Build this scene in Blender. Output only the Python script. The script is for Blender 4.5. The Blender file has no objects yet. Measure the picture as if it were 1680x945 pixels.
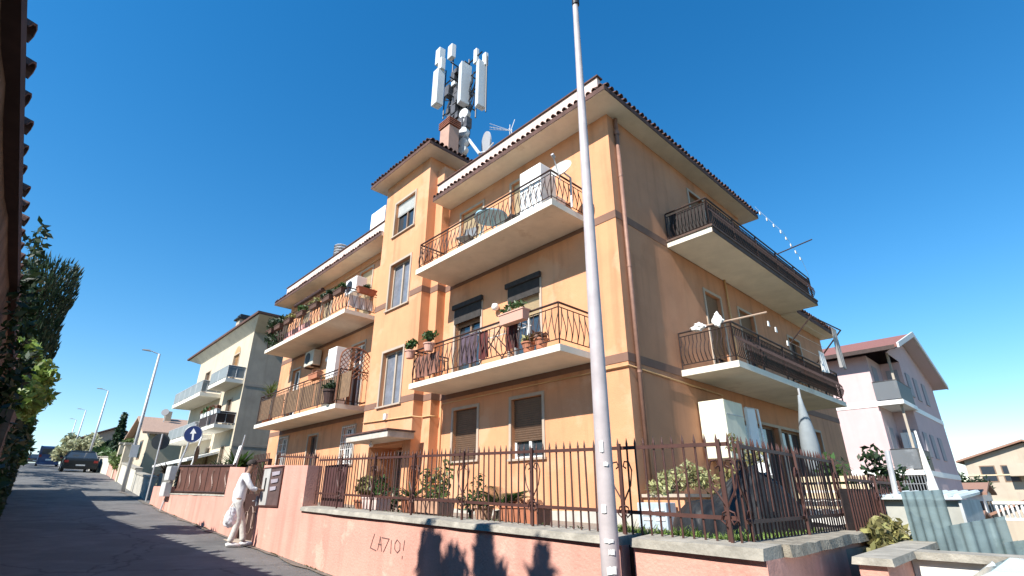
import bpy, bmesh, math, random
from mathutils import Vector, Matrix
R = math.radians
PI = math.pi
scene = bpy.context.scene
COL = scene.collection

# ------------------------------------------------------------------ camera, sky, sun, exposure
cam_d = bpy.data.cameras.new('camera'); cam = bpy.data.objects.new('camera', cam_d); COL.objects.link(cam)
cam.location = (0, 0, 0); cam.rotation_euler = (R(90 + 22.4), 0, R(46.3))
cam_d.sensor_width = 36; cam_d.lens = 17.957; cam_d.clip_start = 0.05; cam_d.clip_end = 3000
scene.camera = cam
SUN_DIR = Vector((-0.085, 1.0, -0.88)).normalized()          # the way the light travels
w = bpy.data.worlds.new("World"); scene.world = w; w.use_nodes = True
nt = w.node_tree; bg = nt.nodes['Background']
sky = nt.nodes.new('ShaderNodeTexSky'); sky.sky_type = 'NISHITA'; sky.sun_disc = False
sky.sun_elevation = math.asin(-SUN_DIR.z); sky.sun_rotation = math.atan2(-SUN_DIR.x, -SUN_DIR.y)
sky.altitude = 100; sky.air_density = 1.0; sky.dust_density = 0.0; sky.ozone_density = 3.0
hs_ = nt.nodes.new('ShaderNodeHueSaturation'); hs_.inputs['Saturation'].default_value = 1.35; hs_.inputs['Hue'].default_value = 0.5
nt.links.new(sky.outputs[0], hs_.inputs['Color']); vm = nt.nodes.new('ShaderNodeVectorMath'); vm.operation = 'MULTIPLY_ADD'; vm.inputs[1].default_value = (.05, .05, .05); vm.inputs[2].default_value = (1, 1, 1)   # soft shoulder so the low sky does not clip
vd = nt.nodes.new('ShaderNodeVectorMath'); vd.operation = 'DIVIDE'; nt.links.new(hs_.outputs[0], vm.inputs[0]); nt.links.new(hs_.outputs[0], vd.inputs[0]); nt.links.new(vm.outputs[0], vd.inputs[1])
nt.links.new(vd.outputs[0], bg.inputs[0]); bg.inputs[1].default_value = 0.148
sl = bpy.data.lights.new('sun', 'SUN'); sl.energy = 5.0; sl.angle = R(0.5); sl.color = (1.0, 0.955, 0.88)
so = bpy.data.objects.new('sun', sl); COL.objects.link(so); so.rotation_euler = SUN_DIR.to_track_quat('-Z', 'Y').to_euler()
vs = scene.view_settings; vs.view_transform = 'Standard'; vs.look = 'None'; vs.gamma = 1.0; vs.exposure = 0.8
vs.use_curve_mapping = False

# ------------------------------------------------------------------ materials
MATS = {}
def mat(name, col, rough=0.8, metal=0.0, var=0.0, scale=3.0, col2=None, bump=0.0, bscale=40.0, stretch=None,
        leaf=False, trans=0.0, alpha=1.0, spec=None, streak=0.0, coat=0.0, patch=None, pamt=.5, pscale=1.3, pthr=.58, cracks=0.0):
    if name in MATS: return MATS[name]
    m = bpy.data.materials.new(name); m.use_nodes = True; t = m.node_tree; N = t.nodes; Lk = t.links
    b = N['Principled BSDF']; b.inputs['Roughness'].default_value = rough; b.inputs['Metallic'].default_value = metal
    if spec is not None: b.inputs['Specular IOR Level'].default_value = spec
    if coat: b.inputs['Coat Weight'].default_value = coat
    tc = N.new('ShaderNodeTexCoord'); vec = tc.outputs['Object']
    if stretch:
        mp = N.new('ShaderNodeMapping'); mp.inputs['Scale'].default_value = stretch; Lk.new(vec, mp.inputs[0]); vec2 = mp.outputs[0]
    else: vec2 = vec
    c = None
    if var > 0 or col2:
        nz = N.new('ShaderNodeTexNoise'); nz.inputs['Scale'].default_value = scale; nz.inputs['Detail'].default_value = 6
        nz.inputs['Roughness'].default_value = 0.62; Lk.new(vec2, nz.inputs['Vector'])
        cr = N.new('ShaderNodeMapRange'); cr.inputs[1].default_value = 0.3; cr.inputs[2].default_value = 0.72; Lk.new(nz.outputs[0], cr.inputs[0])
        mx = N.new('ShaderNodeMix'); mx.data_type = 'RGBA'
        ca = tuple(max(0, x * (1 - var)) for x in col); cb = col2 if col2 else tuple(min(1, x * (1 + var)) for x in col)
        mx.inputs[6].default_value = (*ca, 1); mx.inputs[7].default_value = (*cb, 1); Lk.new(cr.outputs[0], mx.inputs[0]); c = mx.outputs[2]
    if streak > 0:      # vertical rain streaks and soft dirt
        mp = N.new('ShaderNodeMapping'); mp.inputs['Scale'].default_value = (2.2, 2.2, 0.18); Lk.new(tc.outputs['Object'], mp.inputs[0])
        n2 = N.new('ShaderNodeTexNoise'); n2.inputs['Scale'].default_value = 1.7; n2.inputs['Detail'].default_value = 7; Lk.new(mp.outputs[0], n2.inputs['Vector'])
        r2 = N.new('ShaderNodeMapRange'); r2.inputs[1].default_value = 0.5; r2.inputs[2].default_value = 0.75; Lk.new(n2.outputs[0], r2.inputs[0])
        ml = N.new('ShaderNodeMath'); ml.operation = 'MULTIPLY'; ml.inputs[1].default_value = streak; Lk.new(r2.outputs[0], ml.inputs[0])
        mx2 = N.new('ShaderNodeMix'); mx2.data_type = 'RGBA'; Lk.new(ml.outputs[0], mx2.inputs[0])
        if c is None: mx2.inputs[6].default_value = (*col, 1)
        else: Lk.new(c, mx2.inputs[6])
        mx2.inputs[7].default_value = (col[0] * .45, col[1] * .42, col[2] * .4, 1); c = mx2.outputs[2]
    if patch:           # worn or repaired patches with soft ragged edges
        n3 = N.new('ShaderNodeTexNoise'); n3.inputs['Scale'].default_value = pscale; n3.inputs['Detail'].default_value = 9; n3.inputs['Roughness'].default_value = .6; Lk.new(tc.outputs['Object'], n3.inputs['Vector'])
        r3 = N.new('ShaderNodeMapRange'); r3.inputs[1].default_value = pthr; r3.inputs[2].default_value = pthr + .06; r3.inputs[4].default_value = pamt; Lk.new(n3.outputs[0], r3.inputs[0])
        m3 = N.new('ShaderNodeMix'); m3.data_type = 'RGBA'; Lk.new(r3.outputs[0], m3.inputs[0])
        if c is None: m3.inputs[6].default_value = (*col, 1)
        else: Lk.new(c, m3.inputs[6])
        m3.inputs[7].default_value = (*patch, 1); c = m3.outputs[2]
    if cracks > 0:
        vo = N.new('ShaderNodeTexVoronoi'); vo.feature = 'DISTANCE_TO_EDGE'; vo.inputs['Scale'].default_value = cracks
        nn_ = N.new('ShaderNodeTexNoise'); nn_.inputs['Scale'].default_value = 2.5; nn_.inputs['Detail'].default_value = 4; Lk.new(tc.outputs['Object'], nn_.inputs['Vector'])
        ad = N.new('ShaderNodeMix'); ad.data_type = 'VECTOR'; ad.inputs[0].default_value = .35; Lk.new(tc.outputs['Object'], ad.inputs[4]); Lk.new(nn_.outputs['Color'], ad.inputs[5]); Lk.new(ad.outputs[1], vo.inputs['Vector'])
        r4 = N.new('ShaderNodeMapRange'); r4.inputs[1].default_value = 0.0; r4.inputs[2].default_value = .012; r4.inputs[3].default_value = .65; r4.inputs[4].default_value = 0; Lk.new(vo.outputs['Distance'], r4.inputs[0])
        m4 = N.new('ShaderNodeMix'); m4.data_type = 'RGBA'; Lk.new(r4.outputs[0], m4.inputs[0]); Lk.new(c, m4.inputs[6]); m4.inputs[7].default_value = (col[0] * .35, col[1] * .35, col[2] * .35, 1); c = m4.outputs[2]
    if leaf:            # every leaf its own tint
        ge = N.new('ShaderNodeNewGeometry'); rp = N.new('ShaderNodeHueSaturation')
        mr = N.new('ShaderNodeMapRange'); mr.inputs[3].default_value = 0.55; mr.inputs[4].default_value = 1.6; Lk.new(ge.outputs['Random Per Island'], mr.inputs[0])
        Lk.new(mr.outputs[0], rp.inputs['Value'])
        mh = N.new('ShaderNodeMapRange'); mh.inputs[3].default_value = 0.485; mh.inputs[4].default_value = 0.515; Lk.new(ge.outputs['Random Per Island'], mh.inputs[0])
        Lk.new(mh.outputs[0], rp.inputs['Hue'])
        if c is None: rp.inputs['Color'].default_value = (*col, 1)
        else: Lk.new(c, rp.inputs['Color'])
        c = rp.outputs[0]
    if c is None: b.inputs['Base Color'].default_value = (*col, 1)
    else: Lk.new(c, b.inputs['Base Color'])
    if leaf:
        tr = N.new('ShaderNodeBsdfTranslucent'); Lk.new(c, tr.inputs[0]); ms = N.new('ShaderNodeMixShader'); ms.inputs[0].default_value = 0.3
        Lk.new(b.outputs[0], ms.inputs[1]); Lk.new(tr.outputs[0], ms.inputs[2]); Lk.new(ms.outputs[0], N['Material Output'].inputs[0])
    if trans > 0:       # thin translucent sheet
        tr = N.new('ShaderNodeBsdfTransparent'); tr.inputs[0].default_value = (*[min(1, x * 1.3 + .1) for x in col], 1); ms = N.new('ShaderNodeMixShader'); ms.inputs[0].default_value = trans
        Lk.new(b.outputs[0], ms.inputs[1]); Lk.new(tr.outputs[0], ms.inputs[2]); Lk.new(ms.outputs[0], N['Material Output'].inputs[0])
    if bump > 0:
        nb = N.new('ShaderNodeTexNoise'); nb.inputs['Scale'].default_value = bscale; nb.inputs['Detail'].default_value = 5; Lk.new(vec2, nb.inputs['Vector'])
        bp = N.new('ShaderNodeBump'); bp.inputs['Strength'].default_value = bump; bp.inputs['Distance'].default_value = 0.02
        Lk.new(nb.outputs[0], bp.inputs['Height']); Lk.new(bp.outputs[0], b.inputs['Normal'])
    MATS[name] = m; return m

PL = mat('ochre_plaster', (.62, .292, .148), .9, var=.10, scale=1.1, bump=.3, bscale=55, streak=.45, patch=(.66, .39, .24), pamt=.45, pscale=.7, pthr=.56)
PLS = mat('ochre_plaster_shaded', (.50, .235, .125), .9, var=.12, scale=.9, bump=.3, bscale=55, streak=.45, patch=(.54, .27, .15), pamt=.5, pscale=.6, pthr=.54)  # same ochre darkened: the side wall's shade is put into the colour
BAND = mat('band_brown', (.21, .115, .08), .9, var=.12, scale=3)
PINK = mat('pink_render', (.60, .305, .24), .92, var=.10, scale=1.6, bump=.4, bscale=35, streak=.38, patch=(.66, .42, .33), pamt=.6, pscale=2.1, pthr=.60)
SOF = mat('soffit_cream', (.72, .66, .55), .9, var=.12, scale=1.4, bump=.15, streak=.1, patch=(.52, .43, .33), pamt=.6, pscale=1.2, pthr=.62)
EDGE = mat('slab_edge', (.52, .46, .39), .85, var=.22, scale=4, streak=.6)
TRIM = mat('trim_stone', (0.425, 0.340, 0.264), .75, var=.1, scale=5)
COP = mat('concrete_coping', (0.320, 0.296, 0.248), .95, var=.3, scale=5, bump=.6, bscale=30, streak=.2)
TILE = mat('terracotta', (.27, .10, .06), .85, var=.35, scale=6, bump=.3)
TILED = mat('terracotta_dark', (.10, .05, .04), .9, var=.4, scale=6, bump=.3)
IRON = mat('rusty_iron', (.05, .022, .017), .65, .2, var=.35, scale=9)
IRONF = mat('fence_iron', (.075, .030, .023), .6, .1, var=.3, scale=7)
IROND = mat('dark_iron', (.05, .03, .025), .6, .3, var=.3, scale=9)
WHITE = mat('white_paint', (.8, .79, .76), .5, var=.04, scale=4)
WHITED = mat('white_plastic', (.74, .74, .72), .4, var=.08, scale=3)
GLASS = mat('window_glass', (.035, .045, .055), .06, 0, spec=1.0)
GLASSF = mat('frosted_glass', (.17, .18, .21), .25, 0, var=.25, scale=4)
DARK = mat('dark_void', (.02, .016, .014), .9)
SHUT = mat('shutter_brown', (.20, .125, .08), .6, var=.12, scale=8)
SHUTC = mat('shutter_cream', (.62, .50, .33), .6, var=.08, scale=8)
CURT = mat('curtain_grey', (.45, .44, .42), .9, var=.25, scale=6, stretch=(8, 8, .5))
ASPH = mat('asphalt', (.15, .147, .143), .93, var=.2, scale=2.2, bump=.9, bscale=90, patch=(.115, .113, .11), pamt=.8, pscale=.35, pthr=.55, cracks=.45)
GALV = mat('galvanised', (.52, .52, .53), .55, .35, var=.12, scale=6, streak=.2)
POLE = mat('pole_paint', (.46, .41, .41), .6, 0, var=.14, scale=5, streak=.35)
SOIL = mat('dirt', (.24, .19, .13), .95, var=.3, scale=6, bump=.6)
TERRA = mat('terracotta_pot', (.40, .15, .08), .8, var=.2, scale=8)
PAVE = mat('yard_paving', (0.252, 0.216, 0.174), .9, var=.2, scale=5, bump=.3)
L_DK = mat('leaf_dark', (0.019, 0.040, 0.013), .55, leaf=True)
L_MD = mat('leaf_mid', (0.052, 0.096, 0.024), .5, leaf=True)
L_LT = mat('leaf_light', (0.120, 0.160, 0.044), .5, leaf=True)
L_YL = mat('leaf_dry', (0.240, 0.216, 0.080), .6, leaf=True)
L_RD = mat('leaf_reddish', (.2, .09, .05), .6, leaf=True)
BARK = mat('bark', (.13, .09, .06), .9, var=.3, scale=9, bump=.6)
STONE = mat('old_wall_stone', (0.104, 0.068, 0.048), .95, var=.55, scale=4, bump=1.0, bscale=9)
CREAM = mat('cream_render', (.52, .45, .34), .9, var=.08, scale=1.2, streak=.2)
GREYSHADE = mat('grey_shaded_render', (.40, .345, .28), .92, var=.15, scale=1.2, bump=.3, streak=.3)  # cream house's side with its shade in the colour; also grey chimney and post
LILAC = mat('pink_house_render', (.58, .42, .415), .9, var=.05, scale=1.2, streak=.12)
BEIGE = mat('beige_render', (.46, .385, .30), .9, var=.1, scale=.8, streak=.2)
SMETAL = mat('dark_metal', (.03, .03, .033), .5, .5)
BLUE = mat('sign_blue', (.008, .022, .11), .5)
SHEETM = mat('corrugated_fibreglass', (.17, .235, .25), .4, var=.22, scale=2, trans=.2, stretch=(1.5, 1.5, 3), streak=.25)

# ------------------------------------------------------------------ mesh helpers
WL = {}
def wloc(o): return WL.get(o.name, Vector((0, 0, 0))) if o else Vector((0, 0, 0))
class MB:
    def __init__(s): s.v = []; s.f = []
    def add(s, vs_, fs):
        k = len(s.v); s.v += [tuple(p) for p in vs_]; s.f += [tuple(i + k for i in f) for f in fs]; return s
    def box(s, x0, x1, y0, y1, z0, z1):
        return s.add([(x0, y0, z0), (x1, y0, z0), (x1, y1, z0), (x0, y1, z0), (x0, y0, z1), (x1, y0, z1), (x1, y1, z1), (x0, y1, z1)],
                     [(0, 3, 2, 1), (4, 5, 6, 7), (0, 1, 5, 4), (1, 2, 6, 5), (2, 3, 7, 6), (3, 0, 4, 7)])
    def hexa(s, p): return s.add(p, [(0, 3, 2, 1), (4, 5, 6, 7), (0, 1, 5, 4), (1, 2, 6, 5), (2, 3, 7, 6), (3, 0, 4, 7)])
    def quad(s, *p): return s.add(p, [tuple(range(len(p)))])
    def tube(s, pts, r, n=6, cap=True):
        pts = [Vector(p) for p in pts]; k = len(pts); rr = r if isinstance(r, (list, tuple)) else [r] * k
        d0 = (pts[1] - pts[0]).normalized(); up = Vector((0, 0, 1)) if abs(d0.z) < .9 else Vector((1, 0, 0))
        vs_ = []; 
        for i, p in enumerate(pts):
            d = (pts[min(i + 1, k - 1)] - pts[max(i - 1, 0)])
            d = d.normalized() if d.length > 1e-9 else d0
            a = d.cross(up); a = a.normalized() if a.length > 1e-6 else Vector((1, 0, 0)); b = d.cross(a).normalized()
            for j in range(n):
                t = 2 * PI * j / n; vs_.append(p + (a * math.cos(t) + b * math.sin(t)) * rr[i])
        fs = [(i * n + j, i * n + (j + 1) % n, (i + 1) * n + (j + 1) % n, (i + 1) * n + j) for i in range(k - 1) for j in range(n)]
        if cap: fs += [tuple(range(n))[::-1], tuple((k - 1) * n + j for j in range(n))]
        return s.add(vs_, fs)
    def cyl(s, c, r, h, n=16, r2=None): c = Vector(c); return s.tube([c, c + Vector((0, 0, h))], [r, r if r2 is None else r2], n)
    def disc(s, c, nrm, r, t, n=24):
        c = Vector(c); nrm = Vector(nrm).normalized(); return s.tube([c - nrm * t / 2, c + nrm * t / 2], r, n)
    def lathe(s, c, prof, n=16):
        vs_ = [(c[0] + r * math.cos(2 * PI * j / n), c[1] + r * math.sin(2 * PI * j / n), c[2] + z) for r, z in prof for j in range(n)]
        fs = [(i * n + j, i * n + (j + 1) % n, (i + 1) * n + (j + 1) % n, (i + 1) * n + j) for i in range(len(prof) - 1) for j in range(n)]
        return s.add(vs_, fs)
    def prism(s, poly, ext):      # poly of 3d points extruded by the vector ext
        n = len(poly); e = Vector(ext); p = [Vector(q) for q in poly]
        return s.add(p + [q + e for q in p], [tuple(range(n))[::-1], tuple(range(n, 2 * n))] + [(i, (i + 1) % n, (i + 1) % n + n, i + n) for i in range(n)])
    def build(s, name, m, parent=None, world=True, smooth=False, bevel=0, origin=None):
        me = bpy.data.meshes.new(name); off = Vector((0, 0, 0))
        if world:
            if parent is not None: off = wloc(parent)
            elif origin is not None: off = Vector(origin)
            else:
                xs = [p[0] for p in s.v]; ys = [p[1] for p in s.v]; off = Vector(((min(xs) + max(xs)) / 2, (min(ys) + max(ys)) / 2, min(p[2] for p in s.v)))
        me.from_pydata([(p[0] - off.x, p[1] - off.y, p[2] - off.z) for p in s.v], [], s.f); me.materials.append(m); me.update()
        o = bpy.data.objects.new(name, me); COL.objects.link(o)
        if parent is not None: o.parent = parent; WL[o.name] = wloc(parent)
        else: o.location = off; WL[o.name] = off
        if smooth:
            for p in me.polygons: p.use_smooth = True
        if bevel:
            bv = o.modifiers.new('bevel', 'BEVEL'); bv.width = bevel; bv.segments = 2; bv.limit_method = 'ANGLE'
        return o
def tag(o, label=None, cat=None, group=None, kind=None):
    if label: o['label'] = label
    if cat: o['category'] = cat
    if group: o['group'] = group
    if kind: o['kind'] = kind
    return o
def thing(name, loc, label, cat, group=None, rz=0):
    o = bpy.data.objects.new(name, None); COL.objects.link(o); o.location = loc; o.rotation_euler = (0, 0, rz); WL[o.name] = Vector(loc)
    o.empty_display_size = .2
    return tag(o, label, cat, group)
def copy_tree(o, parent=None):
    c = o.copy(); COL.objects.link(c)
    if parent: c.parent = parent
    for ch in list(o.children): copy_tree(ch, c)
    return c
def leaves(mb, rng, clumps, n, size, flat=0.0, long=1.6):
    """clumps: (x,y,z,rx,ry,rz); leaves crowd towards each clump's skin"""
    tot = sum(c[3] * c[4] * c[5] for c in clumps) ** 1.0
    for c in clumps:
        k = max(6, int(n * (c[3] * c[4] * c[5]) ** .8 / sum((q[3] * q[4] * q[5]) ** .8 for q in clumps)))
        for _ in range(k):
            d = Vector((rng.gauss(0, 1), rng.gauss(0, 1), rng.gauss(0, 1))).normalized(); r = rng.random() ** .45 * rng.uniform(.85, 1.1)
            p = Vector((c[0] + d.x * c[3] * r, c[1] + d.y * c[4] * r, c[2] + d.z * c[5] * r))
            a = Vector((rng.gauss(0, 1), rng.gauss(0, 1), rng.gauss(0, 1) * (1 - flat))).normalized()
            b = a.cross(Vector((rng.gauss(0, 1), rng.gauss(0, 1), rng.gauss(0, 1)))).normalized(); sz = size * rng.uniform(.6, 1.4)
            mb.add([p - a * sz * long * .5, p + b * sz * .35, p + a * sz * long * .5, p - b * sz * .35], [(0, 1, 2, 3)])
    return mb
def blade(mb, p, d, ln, wd, droop, seg=5):
    """one long arching leaf"""
    p = Vector(p); d = Vector(d).normalized(); side = d.cross(Vector((0, 0, 1))); side = side.normalized() if side.length > .01 else Vector((1, 0, 0))
    pts = []
    for i in range(seg + 1):
        t = i / seg; q = p + d * ln * t + Vector((0, 0, -droop * ln * t * t)); ww = wd * (1 - t) ** .6 * (.6 + .4 * min(1, t * 4))
        pts += [q - side * ww / 2, q + side * ww / 2]
    mb.add(pts, [(2 * i, 2 * i + 1, 2 * i + 3, 2 * i + 2) for i in range(seg)])
def frond(mb, p, d, ln, droop, rng, n=16, lw=.02, ll=.22):
    """pinnate palm frond"""
    p = Vector(p); d = Vector(d).normalized(); prev = None; pts = []
    for i in range(9):
        t = i / 8; pts.append(p + d * ln * t + Vector((0, 0, -droop * ln * t * t)))
    mb.tube(pts, [.012 * (1 - .8 * i / 8) for i in range(9)], 4)
    for i in range(n):
        t = .15 + .85 * i / n; q = p + d * ln * t + Vector((0, 0, -droop * ln * t * t)); dd = (d + Vector((0, 0, -2 * droop * t))).normalized()
        sd = dd.cross(Vector((0, 0, 1))).normalized(); l = ll * math.sin(PI * min(1, t * .9 + .1)) + .05
        for s_ in (-1, 1):
            e = q + (sd * s_ + dd * .7 + Vector((0, 0, -.15))).normalized() * l; u = dd * lw
            mb.add([q - u, q + u, e], [(0, 1, 2)])
class Pl:
    """a wall plane: origin, direction along it, outward normal"""
    def __init__(s, o, u, n): s.o = Vector(o); s.u = Vector(u); s.n = Vector(n)
    def p(s, u, n, z): return s.o + s.u * u + s.n * n + Vector((0, 0, z))
    def box(s, mb, u0, u1, n0, n1, z0, z1):
        return mb.hexa([s.p(u0, n0, z0), s.p(u1, n0, z0), s.p(u1, n1, z0), s.p(u0, n1, z0), s.p(u0, n0, z1), s.p(u1, n0, z1), s.p(u1, n1, z1), s.p(u0, n1, z1)])
def wall_holes(mb, P, u0, u1, z0, z1, holes, dep=.16):
    us = sorted({u0, u1} | {h[0] for h in holes} | {h[1] for h in holes}); zs = sorted({z0, z1} | {h[2] for h in holes} | {h[3] for h in holes})
    us = [u for u in us if u0 <= u <= u1]; zs = [z for z in zs if z0 <= z <= z1]
    for a, b in zip(us, us[1:]):
        for c, d in zip(zs, zs[1:]):
            mu, mz = (a + b) / 2, (c + d) / 2
            if any(h[0] < mu < h[1] and h[2] < mz < h[3] for h in holes): continue
            mb.quad(P.p(a, 0, c), P.p(b, 0, c), P.p(b, 0, d), P.p(a, 0, d))
    for h in holes:
        a, b, c, d = h[:4]; D = -dep
        mb.quad(P.p(a, 0, c), P.p(a, 0, d), P.p(a, D, d), P.p(a, D, c)); mb.quad(P.p(b, 0, c), P.p(b, D, c), P.p(b, D, d), P.p(b, 0, d))
        mb.quad(P.p(a, 0, d), P.p(b, 0, d), P.p(b, D, d), P.p(a, D, d)); mb.quad(P.p(a, 0, c), P.p(a, D, c), P.p(b, D, c), P.p(b, 0, c))
def window(B, P, u0, u1, z0, z1, kind='glass', shut=1.0, label=None, smat=None, grille=False, trim=TRIM, sill=True, fr=None, name='window', glass=None):
    """surround, then frame / glass / shutter / sill set in the reveal"""
    t = .07; m = MB()
    P.box(m, u0 - t, u0, .0, .025, z0, z1 + t); P.box(m, u1, u1 + t, .0, .025, z0, z1 + t); P.box(m, u0, u1, .0, .025, z1, z1 + t)
    wo = m.build(name, trim, B); 
    if label: wo['label'] = label
    if sill:
        m = MB(); P.box(m, u0 - .1, u1 + .1, -.1, .06, z0 - .045, z0); m.build('sill', TRIM, wo)
    D = -.13; f = .05; m = MB(); mid = (u0 + u1) / 2
    fm = fr or WHITE
    P.box(m, u0, u0 + f, D - .04, D + .02, z0, z1); P.box(m, u1 - f, u1, D - .04, D + .02, z0, z1); P.box(m, u0 + f, u1 - f, D - .04, D + .02, z0, z0 + f); P.box(m, u0 + f, u1 - f, D - .04, D + .02, z1 - f, z1)
    if u1 - u0 > .7: P.box(m, mid - f * .7, mid + f * .7, D - .04, D + .025, z0 + f, z1 - f)
    m.build('frame', fm, wo)
    m = MB(); P.box(m, u0, u1, D - .035, D - .02, z0, z1); m.build('glass', glass or GLASS, wo)
    if kind in ('roller', 'door'):
        zb = z1 - (z1 - z0) * shut; m = MB(); z = zb; k = 0
        while z < z1 - .01:
            ze = min(z + .048, z1); m.hexa([P.p(u0 + .01, D + .035, z), P.p(u1 - .01, D + .035, z), P.p(u1 - .01, D + .03, z), P.p(u0 + .01, D + .03, z),
                                             P.p(u0 + .01, D + .058, ze - .016), P.p(u1 - .01, D + .058, ze - .016), P.p(u1 - .01, D + .03, ze - .016), P.p(u0 + .01, D + .03, ze - .016)]); z = ze
        P.box(m, u0 + .01, u1 - .01, D + .022, D + .03, zb, z1)
        m.build('shutter', smat or SHUT, wo)
    if grille:
        m = MB(); nu = max(3, int((u1 - u0) / .13)); nz_ = max(3, int((z1 - z0) / .22))
        for i in range(nu + 1): u = u0 + (u1 - u0) * i / nu; m.tube([P.p(u, .05, z0 - .02), P.p(u, .05, z1 + .02)], .009, 4)
        for i in range(nz_ + 1): z = z0 + (z1 - z0) * i / nz_; m.tube([P.p(u0, .05, z), P.p(u1, .05, z)], .009, 4)
        m.build('grille', WHITE, wo)
    return wo
def railing(mb, path, z0, z1, style='wave', sp=.11, rr=.011, amp=.045, posts=1.3):
    """path: list of 3d points at floor level (x, y); bars between z0 and z1"""
    for (a, b) in zip(path, path[1:]):
        a = Vector((a[0], a[1], 0)); b = Vector((b[0], b[1], 0)); L_ = (b - a).length; d = (b - a) / L_; nn = Vector((d.y, -d.x, 0))
        mb.tube([a + Vector((0, 0, z1)), b + Vector((0, 0, z1))], .022, 6); mb.tube([a + Vector((0, 0, z1 - .09)), b + Vector((0, 0, z1 - .09))], rr * 1.1, 4)
        mb.tube([a + Vector((0, 0, z0 + .07)), b + Vector((0, 0, z0 + .07))], rr * 1.1, 4)
        np_ = max(1, round(L_ / posts))
        for i in range(np_ + 1):
            q = a + d * L_ * i / np_; mb.tube([q + Vector((0, 0, z0 - .06)), q + Vector((0, 0, z1))], .018, 4)
        n = int(L_ / sp)
        for i in range(n):
            q = a + d * (i + .5) * L_ / n; s_ = 1 if i % 2 else -1; zb = z0 + .07; zt = z1 - .09
            if style == 'wave':
                pts = [q + d * (s_ * amp * math.cos(PI * t)) * 1.0 + nn * (amp * .9 * math.sin(PI * t) * (1 - t) * 1.6) + Vector((0, 0, zb + (zt - zb) * t)) for t in (0, .2, .4, .6, .8, 1)]
                mb.tube(pts, rr, 4, cap=False)
            elif style == 'belly':
                pts = [q + nn * (.10 * math.sin(PI * min(1, t * 1.4)) if t < .72 else 0) + Vector((0, 0, zb + (zt - zb) * t)) for t in (0, .15, .3, .5, .72, 1)]
                mb.tube(pts, rr, 4, cap=False)
            else: mb.tube([q + Vector((0, 0, zb)), q + Vector((0, 0, zt))], rr * .8, 4, cap=False)
def balcony(B, P, u0, u1, dep, zb, zt, zr, style, rm=IRON, label=None, sides=(True, True), sp=.11, soff=SOF, edge=None):
    m = MB(); P.box(m, u0, u1, 0, dep, zb, zt - .05); so_ = m.build('balcony', soff, B)
    if label: so_['label'] = label
    m = MB(); P.box(m, u0 - .03, u1 + .03, 0.002, dep + .03, zt - .05, zt)
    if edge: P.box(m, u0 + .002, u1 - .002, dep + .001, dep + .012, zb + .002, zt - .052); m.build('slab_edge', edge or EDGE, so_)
    m = MB(); e = .06; path = []
    if sides[0]: path.append(P.p(u0 + e, .02, 0))
    path += [P.p(u0 + e, dep - e, 0), P.p(u1 - e, dep - e, 0)]
    if sides[1]: path.append(P.p(u1 - e, .02, 0))
    railing(m, path, zt, zr, style, sp); m.build('railing', rm, so_)
    return so_
def tiles(mb, a, b, inward, rise, ln=.42, sp=.2, r=.085, rng=random):
    """a row of barrel tiles whose open ends make the eave line from a to b"""
    a = Vector(a); b = Vector(b); L_ = (b - a).length; d = (b - a) / L_; n = int(L_ / sp); inn = Vector(inward).normalized(); ax = (inn * math.cos(rise) + Vector((0, 0, math.sin(rise)))).normalized(); up = d.cross(ax); up = up if up.z > 0 else -up
    for i in range(n):
        c = a + d * (i + .5) * L_ / n - inn * rng.uniform(0, .035) + Vector((0, 0, rng.uniform(-.008, .008))); s_ = 5; vs_ = []
        for k, (q, rad) in enumerate(((c, r), (c + ax * ln, r * .85))):
            for rr_ in (rad, rad - .014):
                for j in range(s_ + 1):
                    t = PI * j / s_; vs_.append(q + d * math.cos(t) * rr_ + up * math.sin(t) * rr_)
        m_ = s_ + 1; fs = []
        for j in range(s_): fs += [(j, j + 1, 2 * m_ + j + 1, 2 * m_ + j), (m_ + j, m_ + j + 1, 3 * m_ + j + 1, 3 * m_ + j), (j, j + 1, m_ + j + 1, m_ + j)]
        mb.add(vs_, fs)

PROF = [(60, -4.6), (12, -2.42), (0, -1.70), (-9.15, -1.15), (-12.3, -.97), (-15.8, -.76), (-21, -.42), (-25, -.1), (-31.5, .38), (-37, .86), (-43.3, 1.38), (-50, 1.78), (-60, 2.3), (-80, 3.3), (-110, 4.9), (-150, 6.9), (-400, 7.2)]
def prof(x):
    if x >= PROF[0][0]: return PROF[0][1]
    for (a, za), (b, zb) in zip(PROF, PROF[1:]):
        if b <= x <= a: t = (a - x) / (a - b); return za + (zb - za) * t
    return PROF[-1][1]
def ycurb(x):      # foot of the walls on the right of the street
    X = -x
    for (a, ya), (b, yb) in zip(((-99, 4.4), (25, 4.4), (26, 4.5), (45, 5.3), (60, 5.7), (100, 7.0), (400, 18)), ((25, 4.4), (26, 4.5), (45, 5.3), (60, 5.7), (100, 7.0), (400, 18))):
        if a <= X <= b: return ya + (yb - ya) * (X - a) / (b - a)
    return 4.4
def yleft(x): return -.69 + .03 * max(0, -x)

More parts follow.
